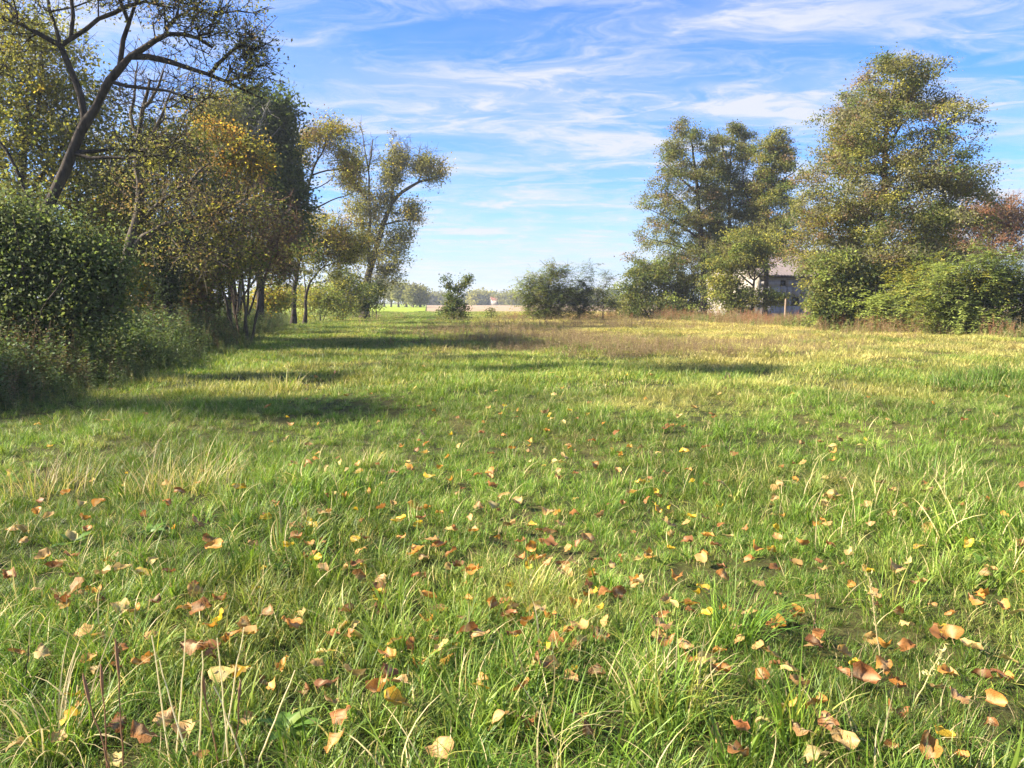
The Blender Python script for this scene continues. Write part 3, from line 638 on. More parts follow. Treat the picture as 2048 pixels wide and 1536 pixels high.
# ---- saplings in the meadow
tree('spindly_sapling', 'lone spindly sapling with forked top in the middle of the meadow', 'sapling', 64,
     [(908, None), (908, 620), (909, 590)], [[(908, 610), (900, 575), (893, 556)], [(908, 605), (922, 580), (935, 555)], [(909, 600), (915, 575), (918, 560)]],
     [(908, 600, 16, 14, 12), (897, 620, 18, 14, 14), (920, 610, 18, 10, 8), (912, 628, 24, 9, 14), (900, 572, 8, 12, 5), (918, 580, 10, 14, 7), (928, 565, 10, 12, 6), (893, 558, 5, 6, 2), (939, 556, 6, 5, 2)],
     r0=.05, size=.13, nl=34, sig=.24, pal=('gr', 'dk', 'olive'), pw=(4, 3, 2), seed=50, rt=.006, step=.3, twl=.3)
tree('locust_sapling_bush', 'biggest feathery green locust bush standing free in the meadow', 'sapling', 63,
     [(1092, None), (1092, 610), (1090, 570)], [[(1080, 640), (1065, 600), (1050, 570)], [(1100, 640), (1115, 590), (1120, 550)], [(1090, 640), (1095, 580), (1105, 535)]],
     [(1090, 580, 40, 34, 50), (1070, 600, 36, 30, 30), (1120, 600, 36, 30, 36), (1105, 545, 24, 14, 14), (1055, 570, 20, 16, 9), (1095, 625, 40, 12, 16), (1130, 540, 10, 10, 4)],
     r0=.07, size=.16, nl=74, sig=.36, pal=('gr', 'olive', 'dk', 'lg'), pw=(4, 3, 1, 3), mode='pin', seed=51, rt=.007, multi=True, step=.35)
tree('narrow_sapling', 'narrow dark sapling just right of the biggest locust bush', 'sapling', 64,
     [(1160, None), (1160, 610), (1163, 570)], [[(1160, 600), (1150, 575)], [(1162, 590), (1172, 555)]],
     [(1160, 600, 20, 20, 20), (1168, 575, 14, 18, 9), (1175, 548, 8, 14, 4), (1165, 622, 18, 10, 8)],
     r0=.05, size=.16, nl=80, sig=.3, pal=('dk', 'gr'), mode='pin', seed=52, rt=.006, step=.3)
tree('thin_sapling', 'thin see through sapling left of the rounded bush', 'sapling', 65,
     [(1206, None), (1206, 610), (1207, 570)], [[(1206, 590), (1196, 570)], [(1207, 580), (1216, 555)]],
     [(1206, 590, 16, 20, 9), (1212, 560, 10, 18, 5), (1198, 610, 16, 10, 7), (1225, 610, 14, 14, 7)],
     r0=.045, size=.15, nl=55, sig=.3, pal=('gr', 'olive'), mode='pin', seed=53, rt=.006, step=.3)
tree('tiny_seedling', 'tiny leafy seedling between the lone sapling and the locust bush', 'sapling', 66,
     [(983, None), (983, 628)], [], [(982, 625, 9, 7, 7)], r0=.02, size=.1, nl=22, sig=.2, pal=('olive', 'gr'), seed=54, rt=.005, step=.2, twl=.2)

# ---- far trees at the end of the fields
FARS = [(768, 260, 572, 12, 14, 'grey'), (782, 250, 580, 12, 16, 'grey'), (797, 240, 576, 13, 18, 'olive'), (813, 245, 583, 13, 18, 'olive'), (826, 235, 584, 15, 20, 'olive'), (840, 240, 590, 10, 15, 'olive'),
        (858, 420, 597, 6, 8, 'grey'), (872, 430, 596, 6, 9, 'grey'), (884, 420, 598, 8, 8, 'olive'), (893, 420, 598, 7, 7, 'olive'), (936, 520, 598, 8, 8, 'bl'), (953, 420, 594, 8, 13, 'yg'), (966, 430, 595, 7, 12, 'yg'), (980, 425, 595, 9, 11, 'yg'),
        (998, 420, 597, 10, 9, 'olive'), (1012, 415, 597, 10, 10, 'olive'), (1026, 410, 596, 11, 12, 'olive'), (1042, 420, 597, 10, 11, 'yg'), (1140, 400, 590, 14, 14, 'olive'), (1185, 380, 590, 14, 13, 'olive'), (1225, 390, 590, 14, 14, 'gr')]
FAR_LB = ['greyish far tree hard by the old poplar', 'thin topped grey tree second in the far left wood', 'feathery far tree in the middle of the far left wood', 'tall far tree left of the round crowned one',
          'round crowned far tree in the far left wood', 'last far tree at the right end of the far left wood', 'tiny grey horizon tree nearest the far left wood', 'tiny bare horizon tree midway to the lone sapling',
          'low horizon tree beyond the crop edge left of the sapling', 'low horizon tree touching the lone sapling crown', 'blue hazy horizon tree just right of the lone sapling', 'leftmost of the far yellow poplars',
          'second of the far yellow poplars', 'third of the far yellow poplars above the far house', 'olive far tree right behind the far house', 'olive far tree right of the far house', 'largest olive far tree left of the locust bush',
          'yellowish far tree hidden beside the locust bush', 'far tree seen between locust bush and narrow sapling', 'far tree seen between the two small saplings', 'far tree seen through the thin sapling']
for k, (px, Y, cyy, rx, ry, pn) in enumerate(FARS):
    tree('distant_tree', FAR_LB[k], 'tree', Y, [(px, None), (px, cyy + 6), (px, cyy - 2)], [], [(px, cyy, rx * .9, ry * .8, 26), (px, cyy + ry * .7, rx, ry * .5, 14)],
         r0=.0011 * Y, size=.0026 * Y, nl=34, sig=.0042 * Y, pal=(pn, 'olive', 'grey'), pw=(4, 2, 1), seed=60 + k, rt=.03, step=1.5, twigs=0, group='far trees along the horizon', thick=.2)
# low hedge of far scrub, one mass along the horizon
rng = np.random.default_rng(5)
xs = rng.uniform(-330, 700, 2600); yy = 640 + rng.uniform(-20, 30, 2600) ; zt = .8 + 5.5 * np.maximum(0, np.sin(xs * .021) * np.sin(xs * .0083 + 1) + .1)
T = np.stack([xs, yy, rng.uniform(.1, 1, 2600) * zt], -1)
V, Q, C = crown_geo(rng, T, np.zeros(3), 12, 1.3, 1.2, .6, [PAL['olive'], PAL['grey'], PAL['gr']], [3, 2, 2])
V[:, 2] = np.maximum(V[:, 2], .05)
tag(link('distant_wood', mesh_np('distant_wood', V, Q, M_LEAF, C)), 'low far off wood and scrub along the horizon', 'woodland', kind='stuff')
# two trees of the same row, standing left of the picture; they throw the dappled shade on the near grass
def copy_tree(src, name, loc, rz, label, s=1.0):
    r = src.copy(); COL.objects.link(r); r.name = name; r.location = loc; r.rotation_euler = (0, 0, rz); r.scale = (s, s, s); r['label'] = label
    for c in [q for q in bpy.data.objects if q.parent == src]:
        d = c.copy(); COL.objects.link(d); d.parent = r
    return r
SRC = {t.name: t for t in TREES}
SHADE = [('open_crowned_locust', -17.5, 9.0, 2.7, .80, 'slender locust standing outside the left edge of the view')]
for src, x, y, rz, s, lb in SHADE:
    copy_tree(SRC[src], src, (x, y, float(hgt(x, y)) - .04), rz, lb, s)

# ------------------------------------------------------------------ house behind the alders
HA = math.radians(20); HY = 73.0
c0 = at(1515, HOR, HY); HX = c0[0]
Rm = np.array([[math.cos(HA), -math.sin(HA), 0], [math.sin(HA), math.cos(HA), 0], [0, 0, 1]])
house = link('block_house', None, None, (HX, HY, 0)); house.rotation_euler = (0, 0, HA)
tag(house, 'grey block barn with pinkish roof and white gable behind the alders', 'house')
def wall_mat(name, c1, c2, mortar):
    m, t, o = new_mat(name)
    tcn = N(t, 'ShaderNodeTexCoord'); mp = N(t, 'ShaderNodeMapping'); t.links.new(tcn.outputs['Object'], mp.inputs[0]); mp.inputs['Rotation'].default_value = (math.pi / 2, 0, 0)
    b = N(t, 'ShaderNodeTexBrick'); t.links.new(mp.outputs[0], b.inputs['Vector'])
    b.inputs['Color1'].default_value = (*c1, 1); b.inputs['Color2'].default_value = (*c2, 1); b.inputs['Mortar'].default_value = (*mortar, 1)
    b.inputs['Scale'].default_value = 1; b.inputs['Mortar Size'].default_value = .018; b.inputs['Brick Width'].default_value = .5; b.inputs['Row Height'].default_value = .24
    n = noise(t, tcn.outputs['Object'], 1.3, 5, .6)
    p = N(t, 'ShaderNodeBsdfPrincipled'); t.links.new(mixcol(t, maprange(t, n.outputs[0], .3, .7, 0, .5), b.outputs[0], tuple(v * .6 for v in c1)), p.inputs['Base Color'])
    p.inputs['Roughness'].default_value = .9
    bp = N(t, 'ShaderNodeBump'); bp.inputs['Distance'].default_value = .02; t.links.new(b.outputs['Fac'], bp.inputs['Height']); bp.invert = True
    t.links.new(bp.outputs[0], p.inputs['Normal']); t.links.new(p.outputs[0], o.inputs[0])
    return m
M_BLOCK = wall_mat('concrete_block', (.30, .28, .28), (.40, .37, .36), (.5, .47, .45))
M_PLASTER = plain('weathered_white_plaster', (.46, .42, .36), .9, (.34, .30, .25), 1.2, .01)
M_DARK = plain('dark_glass', (.012, .014, .018), .12, spec=.5)
M_FRAME = plain('old_window_wood', (.10, .08, .07), .7)
M_ROOF = plain('pinkish_fibre_cement', (.30, .245, .23), .85, (.22, .185, .175), 2.0)
LN, WD, EV, RD = 13.0, 8.4, 4.15, 6.5
# long front wall with two window openings cut out of it (strips around the openings)
wins = [(2.55, 3.25, 3.05, 3.62), (3.9, 4.9, 1.15, 2.05), (7.4, 8.6, 1.15, 2.05), (10.2, 11.2, 3.0, 3.6)]
def pierced(g, x0, x1, z0, z1, holes, y0, y1):
    xs = sorted({x0, x1, *[h[0] for h in holes], *[h[1] for h in holes]}); zs = sorted({z0, z1, *[h[2] for h in holes], *[h[3] for h in holes]})
    for a, b in zip(xs[:-1], xs[1:]):
        for c, d in zip(zs[:-1], zs[1:]):
            if not any(h[0] <= (a + b) / 2 <= h[1] and h[2] <= (c + d) / 2 <= h[3] for h in holes): g.box((a, y0, c), (b, y1, d))
g = Geo(); pierced(g, .3, LN, -.1, EV, wins, 0, .3); g.box((LN - .3, .3, -.1), (LN, WD, EV)); g.box((.3, WD - .3, -.1), (LN - .3, WD, EV))
link('wall', g.mesh('wall', M_BLOCK), house)
for a in (0, LN - .3):                                       # gable triangles
    g = Geo()
    if a == 0: g.box((0, 0, -.1), (.3, WD, EV + .002))
    V = [(a, 0, EV), (a, WD, EV), (a, WD / 2, RD), (a, WD / 2, RD), (a + .3, 0, EV), (a + .3, WD, EV), (a + .3, WD / 2, RD), (a + .3, WD / 2, RD)]
    g.add(V, [(0, 1, 2, 3), (4, 7, 6, 5), (0, 3, 7, 4), (1, 5, 6, 2), (0, 4, 5, 1)])
    link('gable_wall', g.mesh('gable_wall', M_PLASTER if a == 0 else M_BLOCK), house)
g = Geo()                                                    # corrugated sheets
for sgn in (0, 1):
    nw = 160; xs = np.linspace(-.45, LN + .45, nw); wz = .03 * np.sin(xs * 2 * math.pi / .36)
    y_e, z_e = (-.5, EV - .18) if sgn == 0 else (WD + .5, EV - .18)
    a = np.stack([xs, np.full(nw, y_e), z_e + wz + .1], -1); b = np.stack([xs, np.full(nw, WD / 2), RD + .18 + wz], -1)
    V = np.concatenate([a, b]); k = np.arange(nw - 1)
    g.add(V, np.stack([k, k + 1, k + nw + 1, k + nw], -1))
    V2 = V - np.array([0, 0, .07]); g.add(V2, np.stack([k + nw, k + nw + 1, k + 1, k], -1))
roof = link('roof', g.mesh('roof', M_ROOF), house)
g = Geo(); g.tube([(-.47, WD / 2, RD + .22), (LN + .47, WD / 2, RD + .22)], [.13, .13], 8); link('ridge_cap', g.mesh('ridge_cap', M_ROOF), roof)
g = Geo(); g.box((-.3, -.46, EV - .3), (LN + .3, -.42, EV - .13)); link('fascia_board', g.mesh('fascia_board', M_FRAME), roof)
for x0, x1, z0, z1 in wins:
    g = Geo(); f = .06
    g.box((x0 + .003, .1, z0 + .003), (x1 - .003, .16, z0 + f)); g.box((x0 + .003, .1, z1 - f), (x1 - .003, .16, z1 - .003)); g.box((x0 + .003, .1, z0 + f), (x0 + f, .16, z1 - f)); g.box((x1 - f, .1, z0 + f), (x1 - .003, .16, z1 - f))
    wo = link('window', g.mesh('window', M_FRAME), house)
    g = Geo(); g.box((x0 + f, .12, z0 + f), (x1 - f, .135, z1 - f)); link('pane', g.mesh('pane', M_DARK), wo)
# far small house
fh_p = at(995, HOR, 415)
fh = link('far_house', None, None, (fh_p[0], 415, 0)); fh.rotation_euler = (0, 0, .3); tag(fh, 'tiny pale house among the far yellow trees', 'house')
g = Geo(); g.box((-3, 0, -.1), (3, 6, 2.6)); g.add([(-3, 0, 2.6), (3, 0, 2.6), (3, 6, 2.6), (-3, 6, 2.6), (-3, 3, 4.3), (3, 3, 4.3), (3, 3, 4.3), (-3, 3, 4.3)], [(0, 3, 4, 7), (1, 5, 6, 2)]); link('wall', g.mesh('wall', M_PLASTER), fh)
g = Geo(); g.add([(-3.3, -.4, 2.5), (3.3, -.4, 2.5), (3.3, 3, 4.5), (-3.3, 3, 4.5), (-3.3, 6.4, 2.5), (3.3, 6.4, 2.5)], [(0, 1, 2, 3), (3, 2, 5, 4)]); link('roof', g.mesh('roof', plain('far_roof_tile', (.30, .13, .09))), fh)
g = Geo(); g.box((-.5, -.05, .8), (.6, -.01, 2.0)); link('window', g.mesh('window', M_DARK), fh)
# posts in the weeds before the house
M_WPAINT = plain('white_painted_concrete', (.78, .74, .66), .8); M_OLDWOOD = plain('old_grey_wood', (.20, .14, .10), .9, (.30, .23, .17), 14, .004)
p = at(1479, HOR, 62); mk = link('boundary_marker', None, None, (p[0], 62, 0)); tag(mk, 'short white concrete marker in the weeds before the house', 'marker post')
g = Geo(); g.box((-.2, -.12, -.1), (.2, .12, 1.12)); g.box((-.14, -.08, 1.12), (.14, .08, 1.2)); link('shaft', g.mesh('shaft', M_WPAINT), mk)
for px, top, lb in ((1571, 598, 'brown wooden fence post standing before the house wall'), (1612, 612, 'short wooden fence post half hidden beside the alder bush')):
    p = at(px, HOR, 57); h = at(px, top, 57)[2]
    po = link('fence_post', None, None, (p[0], 57, 0)); tag(po, lb, 'fence post', 'old wooden fence posts')
    g = Geo(); g.tube([(0, 0, -.1), (.01, 0, h * .5), (.02, .01, h)], [.085, .08, .07], 7); g.tube([(.02, .01, h), (.02, .01, h + .03)], [.07, .01], 7); link('shaft', g.mesh('shaft', M_OLDWOOD), po)

# ------------------------------------------------------------------ grass (one uncountable mass, scattered tufts)
def blades(rng, n, R, L, W, lean, curv, pal, pw, seg=3, spread=1.0, tone=.25):
    a = rng.uniform(0, 2 * math.pi, n); rr = R * np.sqrt(rng.uniform(0, 1, n))
    b = np.stack([rr * np.cos(a), rr * np.sin(a), np.full(n, -.01)], -1)
    az = a + rng.normal(0, 1.1 * spread, n); l = L * rng.uniform(.45, 1.15, n); th0 = np.abs(rng.normal(0, lean, n)); cv = curv * rng.uniform(.2, 1.5, n)
    w = W * rng.uniform(.6, 1.25, n)
    dirh = np.stack([np.cos(az), np.sin(az), np.zeros(n)], -1)
    tw = az + math.pi / 2 + rng.normal(0, .5, n); side = np.stack([np.cos(tw), np.sin(tw), np.zeros(n)], -1)
    P = b.copy(); rows = []
    for k in range(seg + 1):
        t = k / seg
        wk = w * (1 - t ** 1.7) * .5 + .0004
        rows.append(P - side * wk[:, None]); rows.append(P + side * wk[:, None])
        th = th0 + cv * (t + .5 / seg)
        P = P + (dirh * np.sin(th)[:, None] + np.array([0, 0, 1.]) * np.cos(th)[:, None]) * (l / seg)[:, None]
    V = np.stack(rows, 1); m = V.shape[1]
    base = (np.arange(n) * m)[:, None]; k = np.arange(seg)[None, :] * 2
    Q = np.stack([base + k, base + k + 1, base + k + 3, base + k + 2], -1).reshape(-1, 4)
    pal = np.array(pal); c = pal[rng.choice(len(pal), n, p=np.array(pw) / sum(pw))] * (1 + rng.uniform(-tone, tone, (n, 1)))
    V = V.reshape(-1, 3); V[:, 2] = np.maximum(V[:, 2], -.012)
    return V, Q, np.repeat(c, m, 0)
GG, GL, GY, GS, GB = (.088, .175, .020), (.175, .28, .034), (.33, .345, .065), (.52, .43, .22), (.17, .115, .06)
def source(name, parts, mat):
    g = Geo()
    for V, Q, C in parts: g.add(V, Q, C)
    o = bpy.data.objects.new(name, g.mesh(name, mat)); return o
def scatter(name, pts, rot, scl, idx, sources, dry=None, tone=None):
    col = bpy.data.collections.new(name + '_sources')
    for s_ in sources: col.objects.link(s_)
    me = bpy.data.meshes.new(name); n = len(pts)
    me.vertices.add(n); me.vertices.foreach_set('co', np.asarray(pts, np.float32).ravel())
    def fl(nm, v, typ='FLOAT'):
        a = me.attributes.new(nm, typ, 'POINT')
        a.data.foreach_set('vector' if typ == 'FLOAT_VECTOR' else 'value', np.asarray(v, np.int32 if typ == 'INT' else np.float32).ravel())
    fl('rot', rot, 'FLOAT_VECTOR'); fl('scl', scl, 'FLOAT_VECTOR'); fl('idx', idx, 'INT')
    fl('dry', dry if dry is not None else np.zeros(n)); fl('tone', tone if tone is not None else np.ones(n))
    ng = bpy.data.node_groups.new(name, 'GeometryNodeTree')
    ng.interface.new_socket('Geometry', in_out='INPUT', socket_type='NodeSocketGeometry'); ng.interface.new_socket('Geometry', in_out='OUTPUT', socket_type='NodeSocketGeometry')
    gi = N(ng, 'NodeGroupInput'); go = N(ng, 'NodeGroupOutput'); mp_ = N(ng, 'GeometryNodeMeshToPoints'); ip = N(ng, 'GeometryNodeInstanceOnPoints')
    ci = N(ng, 'GeometryNodeCollectionInfo'); ci.inputs['Collection'].default_value = col; ci.inputs['Separate Children'].default_value = True; ci.inputs['Reset Children'].default_value = True
    def na(nm, t):
        q = N(ng, 'GeometryNodeInputNamedAttribute', data_type=t); q.inputs['Name'].default_value = nm; return q.outputs['Attribute']
    l = ng.links.new
    l(gi.outputs[0], mp_.inputs[0]); l(mp_.outputs[0], ip.inputs['Points']); l(ci.outputs[0], ip.inputs['Instance']); ip.inputs['Pick Instance'].default_value = True
    l(na('idx', 'INT'), ip.inputs['Instance Index']); l(na('rot', 'FLOAT_VECTOR'), ip.inputs['Rotation']); l(na('scl', 'FLOAT_VECTOR'), ip.inputs['Scale']); l(ip.outputs[0], go.inputs[0])
    o = link(name, me); m = o.modifiers.new('scatter', 'NODES'); m.node_group = ng
    return o
sst = lambda v, a, b: (lambda t: t * t * (3 - 2 * t))(np.clip((v - a) / (b - a), 0, 1))
def vnoise(x, y, s, seed=0):
    r = np.random.default_rng(seed); v = 0
    for k in range(7):
        th = r.uniform(0, 6.3); f = s * r.uniform(.5, 1.8); v = v + np.sin(f * (x * math.cos(th) + y * math.sin(th)) + r.uniform(0, 6.3))
    return v / 3.2
def bank_edge(y): return np.interp(y, [0, 8, 10, 15, 22, 32, 51, 80, 120], [-7.5, -6.7, -6.6, -7.0, -8.0, -10.2, -14.5, -22, -34])
def right_edge(y): return np.interp(y, [0, 20, 31, 42, 66, 90], [16, 17.5, 20.5, 17.5, 12.5, 9])
def dryness(x, y):
    d = .04 + .56 * sst(y, 10, 26) * sst(x, -4, 6) + .35 * sst(y, 30, 60) * sst(x, -7, -1)
    d = d + .30 * vnoise(x, y, .9, 1) + .16 * vnoise(x, y, 3, 2)
    d = d - .16 * (1 - sst(y, 6, 12))
    return np.clip(d, 0, .95)
rng = np.random.default_rng(11)
# near and middle tuft sources
near = [source('tuft_0%d' % k, [blades(rng, *a) for a in p], M_GRASS) for k, p in enumerate([
    [(70, .10, .12, .0034, .35, 1.0, [GG, GL, GY, GS], [5, 4, 1.2, .6], 4)],
    [(60, .09, .17, .0038, .4, 1.5, [GG, GL, GY, GS], [5, 5, 1.0, .6], 5)],
    [(34, .07, .26, .005, .35, 1.7, [GG, GL, GY, GS], [4, 5, 1.2, .8], 6)],
    [(24, .06, .20, .0085, .3, 1.1, [GL, GG, GY], [5, 3, 1], 5)],
    [(40, .12, .17, .0028, .9, 1.2, [GS, GY, GB, GL], [4, 2, 2, 1], 4)],
    [(55, .11, .09, .0032, .6, 1.0, [GG, GL, GS, GB], [5, 2, 1, 1], 3)]])]
def rotv(rng, n, tilt=.15): return np.stack([rng.normal(0, tilt, n), rng.normal(0, tilt, n), rng.uniform(0, 6.283, n)], -1)
def region(rng, dens, y0, y1, marg=1.6):
    # points over the strip between two distances, as wide as the view there plus a step to either side
    wmax = y1 * .70 + marg; n = int(dens * (y1 - y0) * 2 * wmax)
    x = rng.uniform(-wmax, wmax, n); y = rng.uniform(y0, y1, n)
    k = np.abs(x) < np.maximum(y, 0) * .70 + marg
    return x[k], y[k]
xs_, ys_ = [], []
for y0, y1, dn in ((.6, 4.2, 135), (4.2, 7.5, 95), (7.5, 13, 58)):
    a, b = region(rng, dn, y0, y1); xs_.append(a); ys_.append(b)
x = np.concatenate(xs_); y = np.concatenate(ys_); k = x > bank_edge(y) - 1.0; x, y = x[k], y[k]; n = len(x)
pn = vnoise(x, y, 2.2, 3); pn2 = vnoise(x, y, 1.1, 4)
wts = np.stack([np.full(n, 3.0), np.full(n, 3.0) + pn, np.clip(.5 + 1.6 * pn2, .1, 3), np.clip(.45 + 1.5 * pn, .05, 3), np.clip(.6 - 1.1 * pn2, .15, 2), np.full(n, 1.6)], -1)
wts[:, 2] *= np.interp(y, [4, 8], [1, .35]); wts[:, 4] *= np.interp(y, [4, 8], [1, .5]); wts[:, 5] *= np.interp(y, [4, 9], [1, 1.8])
cum = np.cumsum(wts / wts.sum(1, keepdims=True), 1); idx = (rng.uniform(size=(n, 1)) > cum).sum(1)
sz = (1 + .22 * pn) * rng.uniform(.7, 1.25, n) * np.interp(y, [0, 5, 13], [.92, .86, .8])
dr = dryness(x, y) + rng.normal(0, .1, n)
tag(scatter('near_grass', np.stack([x, y, hgt(x, y)], -1), rotv(rng, n, .2), np.stack([sz, sz, sz * rng.uniform(.8, 1.2, n)], -1), idx, near, np.clip(dr, 0, .95), rng.uniform(.72, 1.22, n) * (1 + .22 * vnoise(x, y, 1.7, 31))),
    'thick uneven green meadow grass of the foreground', 'grass', kind='stuff')
mid = [source('patch_0%d' % k, [blades(rng, *a) for a in p], M_GRASS) for k, p in enumerate([
    [(150, .30, .12, .008, .4, 1.0, [GG, GL, GY, GS], [5, 4, 1.5, .6], 2)],
    [(120, .30, .17, .008, .4, 1.2, [GG, GL, GY, GS], [4, 4, 2, 1], 3)],
    [(110, .30, .10, .009, .8, 1.0, [GL, GY, GS, GB], [3, 2, 2, 1], 2)]])]
xs_, ys_ = [], []
for y0, y1, dn in ((12.4, 20, 11), (20, 34, 6), (34, 60, 3.0), (60, 120, 1.1)):
    a, b = region(rng, dn, y0, y1, 3); xs_.append(a); ys_.append(b)
x = np.concatenate(xs_); y = np.concatenate(ys_); k = (x > bank_edge(y) - 1.5) & (x < right_edge(y) + 9); x, y = x[k], y[k]; n = len(x)
sz = rng.uniform(.8, 1.3, n) * np.interp(y, [12, 20, 40, 100], [.9, 1.1, 1.7, 3.2]); szz = sz * np.interp(y, [12, 40, 100], [1, .62, .4])
tag(scatter('meadow_grass', np.stack([x, y, hgt(x, y)], -1), rotv(rng, n, .06), np.stack([sz, sz, szz], -1), rng.integers(0, 3, n), mid, np.clip(dryness(x, y) + rng.normal(0, .1, n), 0, .95), rng.uniform(.75, 1.2, n) * (1 + .2 * vnoise(x, y, .8, 32))),
    'sunlit yellowing meadow grass spreading to the far field edge', 'grass', kind='stuff')

# ------------------------------------------------------------------ weeds (uncountable stands)
def weed(rng, h, nleaf, lsz, pal, pw, stem=(.10, .09, .04), asp=.5, droop=-.35, nst=1, seed_top=0, stw=.004, spread=.06):
    g = Geo(); pal = np.array(pal)
    for s_ in range(nst):
        b = np.array([rng.normal(0, spread), rng.normal(0, spread), -.03]); hh = h * rng.uniform(.65, 1.15); ld = rng.normal(0, .14, 2)
        tt = np.linspace(0, 1, 4); P = b + np.stack([ld[0] * hh * tt ** 1.5, ld[1] * hh * tt ** 1.5, hh * tt], -1)
        g.tube(P, np.linspace(stw, stw * .4, 4), 3, stem)
        if nleaf:
            t = np.linspace(.12, 1, nleaf); C = np.stack([np.interp(t, tt, P[:, a]) for a in range(3)], -1)
            az = np.arange(nleaf) * (math.pi / 2 + .35) + rng.normal(0, .3, nleaf); l = lsz * (1.15 - .55 * t) * rng.uniform(.7, 1.3, nleaf)
            A = unit(np.stack([np.cos(az), np.sin(az), droop + rng.normal(0, .25, nleaf)], -1)); Nn = unit(np.array([0, 0, 1.]) + rng.normal(0, .3, (nleaf, 3))); Nn = unit(Nn - A * np.sum(Nn * A, 1, keepdims=True))
            V, Q = leaf_quads(rng, C, A, Nn, l, l * asp); c = pal[rng.choice(len(pal), nleaf, p=np.array(pw) / sum(pw))] * (1 + rng.uniform(-.3, .3, (nleaf, 1)))
            g.add(V, Q, np.repeat(c, 4, 0))
        if seed_top:
            m = seed_top; t = rng.uniform(.55, 1.03, m); C = np.stack([np.interp(t, tt, P[:, a]) for a in range(3)], -1) + rng.normal(0, .02 + .02 * h, (m, 3))
            A = rand_dir(rng, m, .5); Nn = rand_dir(rng, m); Nn = unit(Nn - A * np.sum(Nn * A, 1, keepdims=True)); l = np.full(m, lsz * .35) * rng.uniform(.6, 1.4, m)
            V, Q = leaf_quads(rng, C, A, Nn, l, l * .5); c = np.array(stem) * (1 + rng.uniform(-.3, .4, (m, 1))); g.add(V, Q, np.repeat(c, 4, 0))
    return np.vstack(g.V), np.vstack(g.Q), np.vstack(g.C)
NG, ND, NB = (.12, .175, .045), (.075, .12, .04), (.17, .20, .055)
BR, BR2, RB = (.20, .14, .075), (.32, .24, .13), (.27, .125, .065)
rng = np.random.default_rng(21)
nettle = [source('nettle_0%d' % k, [weed(rng, .85, 18, .115, [NG, ND, NB], [3, 3, 1], nst=4) if k < 4 else weed(rng, .95, 8, .07, [BR, NG], [3, 1], BR, nst=4, seed_top=26), blades(rng, 16, .12, .4, .007, .3, 1.2, [NG, NB, GS], [3, 3, 1], 3)], M_WEED) for k in range(6)]
n = 7500; y = 8.5 + 60 * rng.uniform(0, 1, n) ** 1.55; off = rng.uniform(0, 1, n) ** .85 * np.interp(y, [8, 20, 60], [6, 8, 10]); x = bank_edge(y) + .5 * vnoise(y, y * .3, 1.5, 9) - off
k = np.abs(x) < y * .72 + 2.5; x, y, off = x[k], y[k], off[k]; n = len(x)
s_ = (.30 + .95 * sst(off, 0, 2.2)) * rng.uniform(.75, 1.25, n) * np.interp(y, [8, 14, 30], [.7, .95, 1.1]); pn = vnoise(x, y, .8, 12)
idx = np.where(rng.uniform(size=n) < np.clip(.10 + .25 * pn + .35 * (y < 12), .03, .7), rng.integers(4, 6, n), rng.integers(0, 4, n))
tag(scatter('nettle_bank', np.stack([x, y, hgt(x, y)], -1), rotv(rng, n, .1), np.stack([s_] * 3, -1), idx, nettle), 'bank of dark nettles and weeds along the left thicket', 'weeds', kind='stuff')
dryw = [source('dry_weed_0%d' % k, [weed(rng, .38, 4, .05, [BR, BR2], [2, 2], BR if k % 2 else BR2, nst=7, seed_top=14, stw=.004, spread=.16)], M_WEED) for k in range(4)]
n = 3600; px_ = rng.normal(1130, 270, n); py_ = 636 + 78 * rng.uniform(0, 1, n) ** 1.1
d = CAM_H * F / (py_ - HOR); x = (px_ - 1024) / F * d; y = d; pn = vnoise(x, y * .6, .35, 14)
k = (pn + rng.normal(0, .5, n) > .15 + np.abs(py_ - 672) / 60 - .25) & (x > bank_edge(y) + 4); x, y = x[k], y[k]; n = len(x)
s_ = rng.uniform(.6, 1.25, n) * np.interp(y, [20, 40, 70], [.8, 1.1, 1.5])
tag(scatter('dry_weed_patch', np.stack([x, y, hgt(x, y)], -1), rotv(rng, n, .08), np.stack([s_ * 1.3, s_ * 1.3, s_], -1), rng.integers(0, 4, n), dryw), 'brown dry weed stems standing in the middle of the meadow', 'weeds', kind='stuff')
rustw = [source('rust_weed_0%d' % k, [weed(rng, .8, 9, .09, [RB, BR, BR2, NB], [3, 2, 2, 1], RB if k < 2 else BR2, nst=6, seed_top=26, stw=.006, spread=.2), blades(rng, 20, .25, .55, .012, .3, .8, [GS, GY, BR], [3, 1, 1], 2)], M_WEED) for k in range(4)]
rustw.append(source('rust_weed_04', [weed(rng, .7, 20, .12, [NG, NB, (.2, .24, .06)], [2, 3, 3], nst=6, spread=.2)], M_WEED))
n = 1500; u = rng.uniform(0, 1, n); y = 30 + 38 * u ** .9; x = right_edge(y) + rng.uniform(-.6, 4.5, n) + .9 * vnoise(y, y * 0, 1.1, 3)
x2 = rng.uniform(-1.5, 15, 900); y2 = 68.5 + rng.normal(0, 1.6, 900) + x2 * .05
x = np.concatenate([x, x2]); y = np.concatenate([y, y2]); far_ = np.arange(len(x)) >= 1500; k = vnoise(x, y, .7, 41) + rng.normal(0, .4, len(x)) > np.where(far_, .1, -.45); x, y, far_ = x[k], y[k], far_[k]; n = len(x)
s_ = rng.uniform(.4, 1.2, n) * np.where(far_, .75, 1.0) * (1 + .3 * vnoise(x, y, 1.3, 42))
